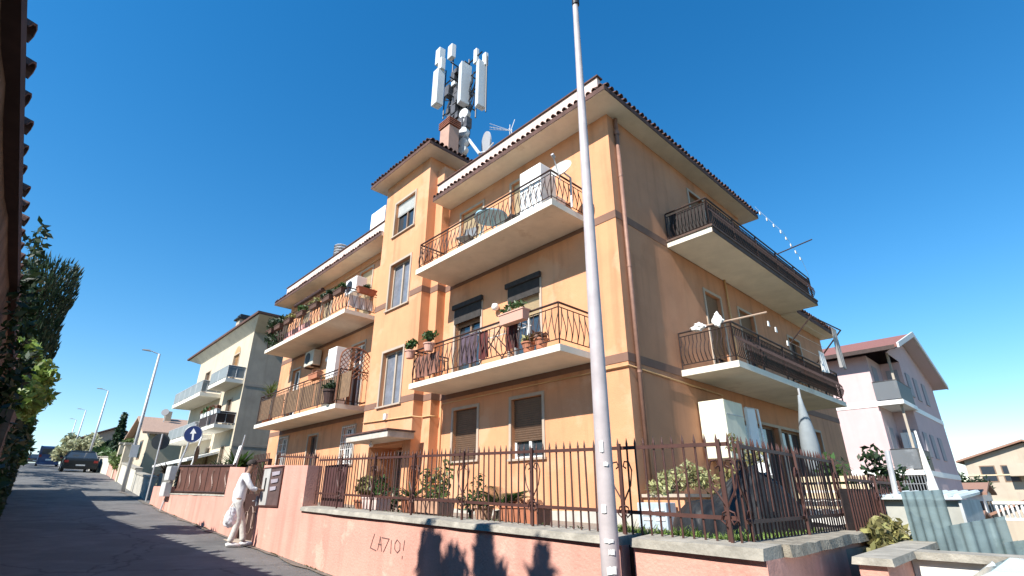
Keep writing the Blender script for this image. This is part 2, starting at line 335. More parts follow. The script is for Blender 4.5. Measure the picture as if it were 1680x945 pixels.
# ------------------------------------------------------------------ ground and street
def hgt(x, y):
    z = prof(x); yc = ycurb(x)
    if y > yc: z -= .13 * min(y - yc, 60)
    return z - .04
xs = [600, 300, 150, 60, 40, 25, 12, 6, 3, 0, -3, -6, -9.15, -12.3, -15.8, -18, -21, -25, -31.5, -37, -43.3, -50, -60, -80, -110, -150, -250, -400, -900]
ys = [-900, -300, -100, -40, -15, -6, -2, 0, 2, 4.4, 6, 9, 14, 20, 30, 45, 64.4, 100, 200, 500, 1200]
m = MB(); m.add([(x, y, hgt(x, y)) for x in xs for y in ys], [(i * len(ys) + j, i * len(ys) + j + 1, (i + 1) * len(ys) + j + 1, (i + 1) * len(ys) + j) for i in range(len(xs) - 1) for j in range(len(ys) - 1)])
tag(m.build('ground', mat('hillside_ground', (0.119, 0.112, 0.063), .95, var=.4, scale=.3, bump=.4), origin=(0, 0, 0)), kind='structure')
m = MB(); X = [40 - i * 1.0 for i in range(190)]
for i, x in enumerate(X):
    for k in range(7): y = yleft(x) - .1 + (ycurb(x) + .3 - yleft(x) + .1) * k / 6; m.v.append((x, y, prof(x) + .015 * math.sin(PI * k / 6)))
m.f = [(i * 7 + j, i * 7 + j + 1, (i + 1) * 7 + j + 1, (i + 1) * 7 + j) for i in range(len(X) - 1) for j in range(6)]
tag(m.build('street', ASPH, origin=(0, 0, 0), smooth=True), kind='structure')
m = MB()      # dusty strip where asphalt meets the wall foot
for i in range(60):
    x = -30 + i * .5; wdt = .13 + .08 * math.sin(i * 1.7) * math.sin(i * .6)
    m.v += [(x, 4.42, prof(x) + .024), (x, 4.42 - wdt, prof(x) + .021)]
m.f = [(2 * i, 2 * i + 1, 2 * i + 3, 2 * i + 2) for i in range(59)]
tag(m.build('gutter_dirt', mat('gutter_dust', (0.147, 0.126, 0.105), .95, var=.4, scale=12), origin=(0, 0, 0)), kind='structure')
m = MB(); rng = random.Random(55)
for _ in range(420):
    x = rng.uniform(-22, -4); y = 4.38 - abs(rng.gauss(0, .35)); a = rng.uniform(0, PI); q = rng.uniform(.008, .022); z = prof(x) + .03; c_, s_ = math.cos(a) * q, math.sin(a) * q
    m.add([(x - c_, y - s_, z), (x + s_ * .5, y - c_ * .5, z + .004), (x + c_, y + s_, z), (x - s_ * .5, y + c_ * .5, z + .006)], [(0, 1, 2, 3)])
tag(m.build('leaf_litter', mat('dry_leaf', (.25, .18, .09), .9, var=.4, scale=20), origin=(-12, 4, -1)), 'dry leaves and crumbs scattered along the foot of the pink wall', 'leaf litter', kind='stuff')
m = MB()
for _ in range(260):
    x = rng.choice([-23, -19.5, -17, -16.1, -11.2, -9.6, -8.1, -7.3, -5.5]) + rng.gauss(0, .16); a = rng.uniform(0, 2 * PI); blade(m, (x, 4.37, prof(x) + .02), (math.cos(a) * .6, -abs(math.sin(a)) * .5, 1), rng.uniform(.04, .13), .012, .6, 3)
tag(m.build('weeds', L_MD, origin=(-12, 4.4, -1)), 'small weeds sprouting where the pink wall meets the asphalt', 'weeds', kind='stuff')
def cz(x): return -.485 - .0265 * x          # underside line of the coping on the front garden wall
m = MB(); m.hexa([(-24, 4.68, -3), (-1.95, 4.68, -4), (-1.95, 8.3, -4), (-24, 8.3, -3), (-24, 4.68, cz(-24) - .02), (-1.95, 4.68, cz(-1.95) - .02), (-1.95, 8.3, cz(-1.95) - .1), (-24, 8.3, cz(-24) - .1)])
m.box(-5.4, -1.97, 8.3, 15, -4, -.56)
tag(m.build('garden_paving', PAVE, origin=(-5, 8, -4)), kind='structure')

# ------------------------------------------------------------------ the main apartment building
YF = 8.08; XS = -5.29; YT = 7.5
B = thing('apartment_building', (-12, 10, -.5), 'three storey ochre apartment building with brown bands, tower and iron balconies', 'building')
PF = Pl((0, YF, 0), (1, 0, 0), (0, -1, 0)); PT = Pl((0, YT, 0), (1, 0, 0), (0, -1, 0)); PS = Pl((XS, 0, 0), (0, 1, 0), (1, 0, 0))
hR = [(-10.62, -9.64, 5.80, 7.82), (-8.46, -7.48, 5.80, 7.82), (-10.68, -9.62, 2.78, 4.80), (-8.52, -7.52, 2.78, 4.80), (-10.60, -9.66, .84, 2.07), (-8.47, -7.52, .79, 2.07)]
hL = [(-16.7, -15.8, 5.8, 7.86), (-19.9, -19.0, 5.8, 7.86), (-22.0, -21.1, 6.6, 7.8), (-16.65, -15.75, 2.78, 5.0), (-21.9, -21.1, 2.78, 5.0), (-22.1, -21.25, .95, 2.25), (-19.32, -18.55, -.1, 2.12), (-16.6, -15.77, 1.0, 2.18)]
hT = [(-13.5, -12.34, 7.96, 9.2), (-13.45, -12.32, 5.36, 6.9), (-13.4, -12.3, 2.42, 4.0), (-13.72, -11.98, -.3, 1.34)]
hS = [(11.7, 12.5, 5.8, 7.78), (13.6, 14.4, 5.8, 7.78), (11.75, 12.6, 2.8, 4.85), (13.7, 14.7, 2.8, 4.85), (17.3, 18.3, 3.4, 4.8), (12.4, 14.95, -.4, 1.75), (15.1, 16.8, -.4, 1.75), (17.2, 18.4, .6, 1.9)]  # the wide low openings also stand in for shade under the balcony
m = MB()
wall_holes(m, PF, -11.24, XS, -3, 8.35, hR); wall_holes(m, PF, -23.4, -14.2, -3, 8.35, hL)
wall_holes(m, PT, -14.2, -11.6, -3, 10.2, hT[:3]); 
m.v = m.v[:]  
# tower below the entrance: rebuilt with the deep porch recess
m2 = MB(); wall_holes(m2, PT, -14.2, -11.6, -3, 10.2, hT[:3] + [hT[3]], .16)
m = MB(); wall_holes(m, PF, -11.24, XS, -3, 8.35, hR); wall_holes(m, PF, -23.4, -14.2, -3, 8.35, hL)
us = m2.v; m.add(m2.v, m2.f)
a, b, c, d = hT[3]     # porch side walls reach 0.6 m in
for (p, q) in ((a, a - .001), (b, b + .001)): m.quad((p, YT + .16, c), (p, YT + .75, c), (p, YT + .75, d), (p, YT + .16, d))
m.quad((a, YT + .16, d), (b, YT + .16, d), (b, YT + .75, d), (a, YT + .75, d)); m.quad((a, YT + .75, c), (b, YT + .75, c), (b, YT + .75, d), (a, YT + .75, d))
m.build('wall', PL, B)
m = MB()
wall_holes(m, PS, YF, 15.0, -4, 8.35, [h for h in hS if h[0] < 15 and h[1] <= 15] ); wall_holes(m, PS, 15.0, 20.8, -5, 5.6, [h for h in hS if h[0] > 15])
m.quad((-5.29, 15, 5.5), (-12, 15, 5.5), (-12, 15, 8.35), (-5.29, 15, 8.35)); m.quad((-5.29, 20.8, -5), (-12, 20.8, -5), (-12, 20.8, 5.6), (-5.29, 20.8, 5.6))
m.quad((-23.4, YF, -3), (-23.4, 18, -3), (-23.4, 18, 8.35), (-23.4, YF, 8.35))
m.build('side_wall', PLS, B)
# back of the building and inner cores so that light does not leak
m = MB(); m.box(-23.3, -5.6, 8.5, 14.9, -3, 8.3); m.box(-12, -5.6, 14.9, 20.7, -4, 5.5); m.box(-14.1, -11.7, 8.4, 11, 8.2, 10.2); m.build('back_wall', DARK, B)
# tower returns and the stepped pilaster beside it
m = MB()
m.quad((-11.6, YT, -3), (-11.6, 11, -3), (-11.6, 11, 10.2), (-11.6, YT, 10.2)); m.quad((-14.2, YT, -3), (-14.2, 11, -3), (-14.2, 11, 10.2), (-14.2, YT, 10.2))
m.quad((-11.6, 7.8, -3), (-11.24, 7.8, -3), (-11.24, 7.8, 9.75), (-11.6, 7.8, 9.75)); m.quad((-11.24, 7.8, -3), (-11.24, 11, -3), (-11.24, 11, 9.75), (-11.24, 7.8, 9.75)); m.quad((-11.6, 7.8, 9.75), (-11.24, 7.8, 9.75), (-11.24, 11, 9.75), (-11.6, 11, 9.75))
m.build('pilaster', PL, B)
# brown storey bands
m = MB()
for z0, z1 in ((5.50, 5.68), (2.40, 2.57)):
    m.box(-11.24, XS + .012, YF - .012, YF, z0, z1); m.box(-23.4, -14.2, YF - .012, YF, z0, z1)
    m.box(-14.212, -13.53, YT - .012, YT, z0, z1); m.box(-12.22, -11.588, YT - .012, YT, z0, z1); m.box(-11.6, -11.588, YT, 7.788, z0, z1); m.box(-11.588, -11.228, 7.788, 7.8, z0, z1); m.box(-11.24, -11.228, 7.8, YF - .012, z0, z1)
    m.box(XS, XS + .012, YF, 15.0 if z0 > 5 else 20.8, z0, z1); m.box(-14.212, -14.2, YT, YF, z0, z1)
m.build('band', BAND, B)
m = MB(); m.box(-11.24, XS + .03, YF - .03, YF, -1.2, -.22); m.box(XS, XS + .03, YF, 12, -1.2, -.22); m.build('plinth', mat('plinth_grey', (.45, .43, .38), .9, var=.15, scale=4, streak=.3), B)
# eaves: soffits, tile edges, low parapets behind them
rng = random.Random(3)
def slab(mb, x0, x1, y0, y1, z0, z1): mb.box(x0, x1, y0, y1, z0, z1)
m = MB(); slab(m, -11.2, -4.86, 7.42, 15.5, 8.24, 8.38); slab(m, -23.75, -14.2, 7.42, 14.9, 8.30, 8.42); m.box(-14.62, -11.06, 7.06, 11.4, 10.15, 10.27); m.box(-12, -4.8, 17.1, 21.0, 5.45, 5.6)
rf = m.build('roof', SOF, B)
m = MB(); tiles(m, (-11.2, 7.40, 8.375), (-4.86, 7.40, 8.375), (0, 1, 0), R(14), rng=rng, sp=.17, r=.062, ln=.2); tiles(m, (-4.84, 7.42, 8.39), (-4.84, 15.5, 8.39), (-1, 0, 0), R(17), rng=rng, sp=.17, r=.066)
tiles(m, (-23.75, 7.40, 8.42), (-14.2, 7.40, 8.42), (0, 1, 0), R(14), rng=rng, sp=.17, r=.062, ln=.2)
tiles(m, (-14.62, 7.04, 10.29), (-11.06, 7.04, 10.29), (0, 1, 0), R(20), rng=rng, sp=.17, r=.07); tiles(m, (-11.04, 7.06, 10.29), (-11.04, 11.4, 10.29), (-1, 0, 0), R(20), rng=rng, sp=.17, r=.07)
tiles(m, (-4.78, 17.1, 5.62), (-4.78, 21.0, 5.62), (-1, 0, 0), R(17), rng=rng)
# tiled slopes behind the edge row
m.quad((-11.2, 7.64, 8.45), (-4.9, 7.64, 8.45), (-6.6, 9.3, 8.95), (-11.2, 9.3, 8.95)); m.quad((-4.9, 7.45, 8.45), (-4.9, 15.5, 8.45), (-6.6, 15.5, 8.95), (-6.6, 9.3, 8.95))
m.quad((-23.7, 7.64, 8.46), (-14.2, 7.64, 8.46), (-14.2, 9.3, 8.95), (-23.7, 9.3, 8.95))
m.add([(-14.6, 7.1, 10.32), (-11.08, 7.1, 10.32), (-11.08, 11.4, 10.32), (-14.6, 11.4, 10.32), (-12.9, 9.2, 11.0)], [(0, 1, 4), (1, 2, 4), (2, 3, 4), (3, 0, 4)])
m.quad((-4.85, 17.1, 5.66), (-4.85, 21, 5.66), (-9, 21, 6.8), (-9, 17.1, 6.8))
m.build('roof_tiles', TILED, rf)
m = MB(); m.box(-11.2, -4.862, 7.405, 7.418, 8.245, 8.37); m.box(-4.858, -4.845, 7.405, 15.5, 8.245, 8.37); m.box(-23.76, -14.2, 7.405, 7.418, 8.305, 8.41); m.box(-14.63, -11.06, 7.045, 7.058, 10.15, 10.26); m.box(-11.058, -11.045, 7.045, 11.4, 10.15, 10.26); m.box(-4.798, -4.785, 17.1, 21.0, 5.45, 5.59); m.build('eave_board', TILED, rf)
m = MB(); m.box(-11.1, -5.08, 7.50, 7.62, 8.385, 8.80); m.box(-22.7, -14.2, 7.50, 7.62, 8.425, 8.86); m.build('parapet', mat('parapet_pink', (0.666, 0.495, 0.432), .85, var=.1, scale=3, streak=.15), rf)
m = MB(); m.box(-11.12, -5.04, 7.46, 7.66, 8.80, 8.835); m.box(-22.72, -14.2, 7.46, 7.66, 8.86, 8.89); m.build('parapet_cap', TILED, rf)
# windows and balcony doors
window(B, PF, *hR[0], 'roller', 1.0, 'left top floor balcony door with wooden shutter down', SHUTC, sill=False, name='balcony_door')
window(B, PF, *hR[1], 'roller', .9, 'right top floor balcony door, shutter nearly down', SHUTC, sill=False, name='balcony_door')
window(B, PF, *hR[2], 'roller', .25, 'open first floor balcony door behind a dark awning', SHUT, sill=False, fr=SHUT, name='balcony_door')
window(B, PF, *hR[3], 'roller', .42, 'first floor balcony door with half lowered shutter', SHUTC, sill=False, name='balcony_door')
window(B, PF, *hR[4], 'roller', 1.0, 'left ground floor window, brown shutter closed', SHUT)
window(B, PF, *hR[5], 'roller', .72, 'right ground floor window, shutter lowered to three quarters', SHUT)
for u0_, u1_ in ((-10.76, -9.52), (-8.62, -7.44)):
    m = MB(); PF.box(m, u0_, u1_, .03, .10, 4.80, 4.93); PF.box(m, u0_ + .06, u1_ - .06, .035, .05, 4.38 if u0_ < -9 else 4.42, 4.80)
    m.build('door_awning', mat('awning_dark', (.035, .03, .028), .9, var=.3, scale=8), B)
window(B, PT, *hT[0], 'roller', .38, 'top stairwell window, sash open below a pale blind', WHITED, fr=SHUT); window(B, PT, *hT[1], 'glass', label='middle stairwell window with two grey casements', fr=TRIM, glass=GLASSF); window(B, PT, *hT[2], 'glass', label='lowest stairwell window above the entrance canopy', fr=TRIM, glass=GLASSF)
window(B, PF, *hL[0], 'roller', 1, None, SHUTC, sill=False, name='balcony_door'); window(B, PF, *hL[1], 'roller', .5, None, SHUTC, sill=False, name='balcony_door'); window(B, PF, *hL[2], 'roller', .6, None, SHUTC)
window(B, PF, *hL[3], 'glass', sill=False, name='balcony_door'); window(B, PF, *hL[4], 'glass', sill=False, name='balcony_door'); window(B, PF, *hL[5], 'glass', grille=True)
window(B, PF, *hL[7], 'glass', grille=True, label='ground floor window behind a white iron grille')
dd = window(B, PF, *hL[6], 'glass', sill=False, name='door', fr=SHUT, label='brown side door in the left wing')
for h in hS:
    k = 'roller' if h[0] < 15 and h[2] > 1 else 'glass'
    window(B, PS, *h, k, .8 if h[0] < 13 else .3, None, SHUT, sill=h[3] - h[2] < 1.7, name='window' if h[3] - h[2] < 1.7 else 'balcony_door', fr=SHUT)
# entrance: recessed door and concrete canopy
m = MB(); m.box(-13.3, -12.2, YT + .70, YT + .74, -.3, 1.22); do = m.build('entrance_door', SMETAL, B)
m = MB(); m.box(-13.22, -12.8, YT + .68, YT + .70, .0, 1.1); m.box(-12.7, -12.28, YT + .68, YT + .70, .0, 1.1); m.build('glass', GLASS, do)
m = MB(); m.box(-13.35, -13.3, YT + .66, YT + .74, -.3, 1.27); m.box(-12.2, -12.15, YT + .66, YT + .74, -.3, 1.27); m.box(-13.3, -12.2, YT + .66, YT + .74, 1.22, 1.27); m.build('frame', TRIM, do)
m = MB(); m.box(-13.6, -11.45, 6.72, YT, 1.40, 1.56); cn = m.build('canopy', EDGE, B, bevel=.01)
m = MB(); m.box(-13.64, -11.41, 6.68, YT - .002, 1.56, 1.60); m.build('canopy_cap', TILED, cn)
m = MB(); m.tube([(-12.7, 7.0, 1.40), (-12.7, 7.0, 1.33)], .03, 8); m.lathe((-12.7, 7.0, 1.25), [(.0, 0), (.05, .01), (.06, .05), (.03, .09)], 10); m.build('porch_lamp', WHITED, B, smooth=True)
# balconies
b_rw2 = balcony(B, PF, -10.95, -5.98, 1.23, 5.60, 5.79, 6.50, 'wave', label='top front balcony with rusty curled iron railing', sp=.082)
b_rw1 = balcony(B, PF, -11.0, -5.98, 1.14, 2.52, 2.70, 3.50, 'wave', label='lower front balcony, curled railing hung with flower boxes', sp=.082)
b_lw2 = balcony(B, PF, -22.2, -15.1, 1.20, 5.60, 5.79, 6.52, 'wave', label='upper left wing balcony crowded with plants', sp=.12)
b_lw1 = balcony(B, PF, -22.1, -15.1, 1.10, 2.55, 2.74, 3.78, 'straight', label='lower left wing balcony screened with reed panels', sp=.14)
b_s2 = balcony(B, PS, 10.15, 17.05, 1.12, 5.50, 5.68, 6.42, 'belly', IROND, label='top side balcony with dark netted railing', sp=.085, edge=mat('edge_dark_shaded', (.10, .06, .045), .9, var=.3, streak=.3))  # outer slab face: its shade and a dark paint put into one colour
b_s1 = balcony(B, PS, 10.05, 17.0, 1.25, 2.40, 2.58, 3.36, 'belly', IROND, label='lower side balcony with dark bellied railing', sp=.085)
m = MB(); 
for u in [-21.6 + i * 1.3 for i in range(6)]: PF.box(m, u - .60, u + .60, .98, .99, 2.83, 3.62)
m.build('reed_screen', mat('reed_screen', (.20, .12, .065), .85, var=.55, scale=4, stretch=(9, 9, 2), bump=.5), b_lw1)
m = MB(); PS.box(m, 10.24, 16.9, 1.0, 1.01, 5.78, 6.34); PS.box(m, 10.24, 10.25, .1, .98, 5.78, 6.34); m.build('privacy_netting', mat('netting_dark', (.035, .03, .028), .95, var=.4, scale=14, stretch=(6, 6, 1)), b_s2)
m = MB(); PS.box(m, 11.2, 16.9, 1.12, 1.13, 2.68, 3.22); m.build('privacy_netting', mat('netting_green', (.03, .035, .025), .95, var=.4, scale=14, stretch=(6, 6, 1)), b_s1)
# pipes
m = MB(); m.tube([(XS + .06, 8.34, 8.2), (XS + .06, 8.34, .15)], .045, 10); m.lathe((XS + .06, 8.34, 7.75), [(.06, 0), (.06, .1)], 10)
for z in (6.6, 4.4, 2.2): m.lathe((XS + .06, 8.34, z), [(.052, 0), (.052, .05)], 10)
m.build('downpipe', mat('copper_pipe', (.26, .14, .10), .6, .1, var=.2, scale=6), B, smooth=True)
m = MB(); m.tube([(-11.1, YF - .03, .2), (-11.1, YF - .03, 2.30), (XS + .03, YF - .03, 2.30), (XS + .04, 11.8, 2.22)], .018, 6)
m.tube([(-14.15, YT - .03, 2.05), (-11.57, YT - .03, 1.98), (-11.57, 7.77, 1.98), (-11.21, 7.77, 1.98), (-11.21, YF - .03, 1.98)], .018, 6)
m.tube([(-14.26, YF - .06, 8.2), (-14.26, YF - .06, -.3)], .04, 8)
m.tube([(XS + .05, 13.0, 5.5), (XS + .05, 13.0, 2.6)], .03, 6)
m.tube([(-23.3, YF - .03, 7.95), (-19.5, YF - .03, 8.0), (-14.4, YF - .03, 8.02)], .02, 5)
m.build('gas_pipe', mat('pipe_ochre', (.6, .36, .17), .6, var=.1), B, smooth=True)
# chimneys and rooftop boxes are fixed to the building
def chimney(x0, x1, y0, y1, z0, z1, mt=PLS):
    m = MB(); m.box(x0, x1, y0, y1, z0, z1 - .34); ch = m.build('chimney', mt, B)
    m = MB()
    for k in range(4): z = z1 - .30 + k * .085; m.box(x0 - .05, x1 + .05, y0 - .05, y1 + .05, z, z + .035)
    m.build('chimney_cap', TILE, ch); m = MB(); m.box(x0 + .06, x1 - .06, y0 + .06, y1 - .06, z1 - .34, z1 - .03); m.build('flue', DARK, ch)
chimney(-13.12, -12.55, 8.8, 9.25, 10.3, 13.15, mat('chimney_pink', (.42, .26, .20), .9, var=.15)); 
m = MB(); m.cyl((-21.4, 9.2, 8.9), .22, 1.9, 12)
for k in range(5): m.lathe((-21.4, 9.2, 10.5 + k * .14), [(.22, 0), (.36, .03), (.34, .06), (.22, .07)], 12)
m.build('chimney', GALV, B)
m = MB(); m.cyl((-25.0 + 2.2, 8.9, 8.7), .2, 1.0, 12)
for k in range(3): m.lathe((-22.8, 8.9, 9.5 + k * .14), [(.2, 0), (.33, .03), (.31, .06), (.2, .07)], 12)
m.build('chimney', SMETAL, B)
m = MB(); m.box(-17.3, -16.2, 8.5, 9.2, 9.0, 10.85); m.build('water_tank_box', WHITE, B, bevel=.02)
m = MB()
for x in (-18.9, -17.9, -16.9, -15.8, -14.7): m.tube([(x, 7.95, 8.85), (x, 7.95, 9.45)], .018, 5)
m.tube([(-18.9, 7.95, 9.45), (-14.25, 7.95, 9.45)], .018, 5); m.tube([(-18.9, 7.95, 9.2), (-14.25, 7.95, 9.2)], .012, 5); m.build('roof_rail', GALV, B)
m = MB()
for x, z in ((-8.95, 4.42),): m.disc((x, YF - .03, z), (0, -1, 0), .05, .05, 12); m.lathe((x, YF - .11, z - .09), [(.0, 0), (.07, .02), (.095, .09), (.07, .17), (0, .19)], 12)
m.build('wall_lamp', WHITE, B, smooth=True)
m = MB(); m.disc((-18.3, YF - .03, 4.85), (0, -1, 0), .05, .05, 12); m.lathe((-18.3, YF - .12, 4.7), [(.0, 0), (.08, .02), (.1, .12), (.05, .24), (0, .26)], 12); m.build('wall_lamp', WHITED, B, smooth=True)
m = MB(); m.box(-12.95, -12.83, YT - .08, YT, 2.02, 2.18); m.build('wall_lamp', WHITED, B)

# ------------------------------------------------------------------ things on the roof
M0 = thing('antenna_mast', (-13.3, 9.9, 11.0), 'dark lattice telecom mast carrying white panel antennas and small drums on the roof', 'antenna mast')
rng = random.Random(11)
m = MB()
for dx, dy in ((-.17, -.17), (.17, -.17), (.17, .17), (-.17, .17)): m.tube([(-13.3 + dx, 9.9 + dy, 10.6), (-13.3 + dx, 9.9 + dy, 16.9)], .035, 5)
for k in range(20):
    z = 10.9 + k * .3; s_ = 1 if k % 2 else -1
    for (ax, ay, bx, by) in ((-.17, -.17, .17, -.17), (.17, -.17, .17, .17), (.17, .17, -.17, .17), (-.17, .17, -.17, -.17)):
        m.tube([(-13.3 + ax, 9.9 + ay, z if s_ > 0 else z + .3), (-13.3 + bx, 9.9 + by, z + .3 if s_ > 0 else z)], .016, 4)
for z in (15.0, 15.9, 16.7, 17.3):
    m.tube([(-14.5, 9.8, z), (-12.0, 9.8, z)], .03, 5) if z < 17 else None
    m.tube([(-13.3, 9.2, z), (-13.3, 10.6, z)], .03, 5) if z < 17 else None
for x, z0, z1 in ((-14.55, 14.9, 17.6), (-14.05, 15.2, 18.1), (-12.9, 14.2, 17.0), (-12.35, 13.6, 17.1), (-11.75, 13.5, 16.3)): m.tube([(x, 9.85, z0), (x, 9.85, z1)], .03, 6)
m.build('lattice', SMETAL, M0)
RD = mat('radio_dark', (.07, .07, .08), .6, var=.5, scale=5)
for k_ in range(58):
    m = MB(); x, z = rng.gauss(-13.35, .30), (rng.uniform(12.4, 16.6) if k_ % 2 else rng.uniform(12.6, 14.8)); s_ = rng.uniform(.07, .15); y = rng.uniform(9.5, 10.1); m.box(x - s_, x + s_, y - s_, y + s_, z, z + s_ * rng.uniform(2, 4)); m.build('radio_unit', RD, M0)
m = MB()
for _ in range(60):
    x, z = rng.uniform(-14.3, -12.3), rng.uniform(14.6, 16.2); m.tube([(x, 9.8, z), (x + rng.uniform(-.15, .15), 9.7, z - rng.uniform(.4, .8)), (-13.3 + rng.uniform(-.3, .3), 9.85, z - rng.uniform(.7, 1.5)), (-13.3 + rng.uniform(-.2, .2), 9.85, 11.4)], .022, 4)
m.build('cables', SMETAL, M0)
PAN = mat('antenna_white', (.58, .60, .61), .45, var=.03)
def panel(x0, x1, z0, z1, y=9.65, d=.18, rz=0):
    m = MB(); cx = (x0 + x1) / 2; h = (x1 - x0) / 2 * .84; pts = []
    for z in (z0, z1):
        for dx, dy in ((-h, -d / 2), (h * .8, -d / 2 - .06 * rz), (h, d / 2), (-h * .8, d / 2)): pts.append((cx + dx, y + dy, z))
    m.hexa(pts); m.build('panel_antenna', PAN, M0, bevel=.02)
panel(-14.95, -14.45, 15.55, 17.5, 9.6, .35); panel(-14.72, -14.38, 17.45, 18.1, 9.6, .22); panel(-15.15, -14.72, 18.15, 19.05, 9.75, .3); panel(-14.25, -13.85, 17.85, 18.6, 9.75, .22)
panel(-12.98, -12.62, 14.35, 16.4, 9.6, .45, 1); panel(-12.10, -11.78, 13.75, 16.0, 9.75, .35, 1); panel(-12.5, -12.25, 16.35, 17.1, 9.8, .14); panel(-11.98, -11.72, 15.85, 16.5, 9.85, .15); panel(-13.6, -13.3, 15.75, 16.1, 9.55, .15)
for z, r in ((13.85, .21), (13.4, .17), (12.98, .19), (12.5, .17), (12.15, .17)):
    m = MB(); m.disc((-12.72, 9.62, z), (.25, -1, -.1), r, .2, 18); m.build('dish_drum', PAN, M0, smooth=False)
m = MB(); m.disc((-12.2, 10.3, 12.5), (.4, 1, .15), .48, .06, 28); m.build('dish', mat('dish_grey', (.42, .43, .46), .5), M0)
m = MB(); m.tube([(-13.1, 9.8, 13.4), (-11.85, 9.7, 11.55)], .06, 8); m.build('strut', PAN, M0)
m = MB(); m.tube([(-11.85, 9.7, 11.6), (-11.5, 9.7, 11.45), (-11.1, 9.7, 11.62)], .03, 6); m.build('bracket', PAN, M0)
A = thing('tv_antenna', (-9.09, 8.6, 8.9), 'small television aerial on a thin pole above the parapet', 'tv aerial')
m = MB(); m.tube([(-9.09, 8.6, 8.8), (-9.09, 8.6, 10.55)], .015, 5); m.build('pole', GALV, A)
m = MB(); a0 = Vector((-9.05, 8.6, 10.3)); a1 = Vector((-9.75, 8.35, 10.72))
for dz in (-.06, .0, .08): m.tube([a0, a1 + Vector((0, 0, dz * 1.6))], .008, 4)
for k in range(7): q = a0.lerp(a1, k / 7); m.tube([q + Vector((-.05, .12, .12)), q + Vector((.05, -.12, -.12))], .006, 4)
for s_ in (-1, 1): m.tube([a0, a0 + Vector((.12, .05, .38 * s_))], .012, 4); m.tube([a0 + Vector((.05, 0, 0)), a0 + Vector((-.2, .1, -.35 * s_ - .1))], .01, 4)
m.build('yagi', GALV, A)

# ------------------------------------------------------------------ things on the front balconies
def potplant(x, y, z, r, h, ph, n, mt, label, pm=TERRA, seed=1, group=None, kind='bush', cat='potted plant', name='potted_plant', size=.07):
    t = thing(name, (x, y, z), label, cat, group); rng = random.Random(seed)
    m = MB(); m.lathe((x, y, z), [(0, 0), (r * .7, 0), (r * .95, h * .85), (r * 1.08, h * .86), (r * 1.08, h), (r * .9, h), (r * .85, h * .8), (0, h * .8)], 14); m.build('pot', pm, t, smooth=False)
    m = MB()
    if kind == 'bush': leaves(m, rng, [(x + rng.uniform(-.5, .5) * r, y + rng.uniform(-.5, .5) * r, z + h + ph * rng.uniform(.25, .75), r * rng.uniform(.7, 1.3), r * rng.uniform(.7, 1.3), ph * .35) for _ in range(4)], n, size)
    else:
        for k in range(n): a = rng.uniform(0, 2 * PI); e = rng.uniform(.2, 1.2); blade(m, (x, y, z + h * .8), (math.cos(a), math.sin(a), e), ph * rng.uniform(.7, 1.1), .05, rng.uniform(.1, .5))
    m.build('foliage', mt, t)
    if kind == 'bush':
        m = MB()
        for k in range(4): m.tube([(x, y, z + h * .8), (x + rng.uniform(-.5, .5) * r, y + rng.uniform(-.5, .5) * r, z + h + ph * .6)], [.012, .006], 4)
        m.build('stem', BARK, t)
    return t
def flowerbox(x0, x1, y, z, ph, mt, label, pm=TERRA, seed=1, n=260, d=.2, h=.2, group=None, size=.06):
    t = thing('flower_box', ((x0 + x1) / 2, y, z), label, 'flower box', group); rng = random.Random(seed)
    m = MB(); m.hexa([(x0 + .02, y - d * .4, z), (x1 - .02, y - d * .4, z), (x1 - .02, y + d * .4, z), (x0 + .02, y + d * .4, z), (x0, y - d / 2, z + h), (x1, y - d / 2, z + h), (x1, y + d / 2, z + h), (x0, y + d / 2, z + h)])
    m.box(x0 - .015, x1 + .015, y - d / 2 - .015, y + d / 2 + .015, z + h, z + h + .025); m.build('box', pm, t)
    m = MB(); k = max(2, int((x1 - x0) / .18)); leaves(m, rng, [(x0 + (x1 - x0) * (i + .5) / k, y + rng.uniform(-.05, .05), z + h + ph * rng.uniform(.3, .7), .14, .12, ph * rng.uniform(.3, .55)) for i in range(k)], n, size)
    m.build('foliage', mt, t); return t
potplant(-10.93, 6.86, 3.28, .13, .2, .32, 200, L_MD, 'green plant in a pot at the left end of the lower front rail', seed=4, pm=mat('clay_pink', (.6, .33, .25), .8))
potplant(-10.1, 6.86, 3.30, .14, .2, .34, 240, L_MD, 'leafy plant hung second from the left on the lower front rail', seed=5, pm=mat('clay_pink', (.6, .33, .25), .8))
flowerbox(-7.45, -6.75, 6.84, 3.30, .26, L_MD, 'long pink flower box on the lower front balcony rail with a tall green shoot', seed=7, n=130, pm=mat('clay_pink', (.6, .33, .25), .8))
def cloth(x0, x1, y, z0, z1, mt, label, seed=1, name='hanging_cloth', axis='x', cat='laundry', amp=.03, taper=0.0):
    rng = random.Random(seed); m = MB(); nx, nz = 14, 8; ph = rng.uniform(0, 6); th = .006
    def pt(i, j, o):
        t = i / nx; s_ = j / nz; k = 1 - taper * (1 - s_); a = x0 + (x1 - x0) * (.5 + (t - .5) * k); d_ = amp * math.sin(t * 19 + ph + s_) * (1.1 - s_) + o; zz = z0 + (z1 - z0) * s_ + .02 * math.sin(t * 7 + ph) * (1 - s_)
        return (a, y + d_, zz) if axis == 'x' else (y + d_, a, zz)
    for o in (0, th):
        k0 = len(m.v); m.add([pt(i, j, o) for i in range(nx + 1) for j in range(nz + 1)], [(i * (nz + 1) + j, i * (nz + 1) + j + 1, (i + 1) * (nz + 1) + j + 1, (i + 1) * (nz + 1) + j) for i in range(nx) for j in range(nz)])
    return tag(m.build(name, mt, smooth=True), label, cat)
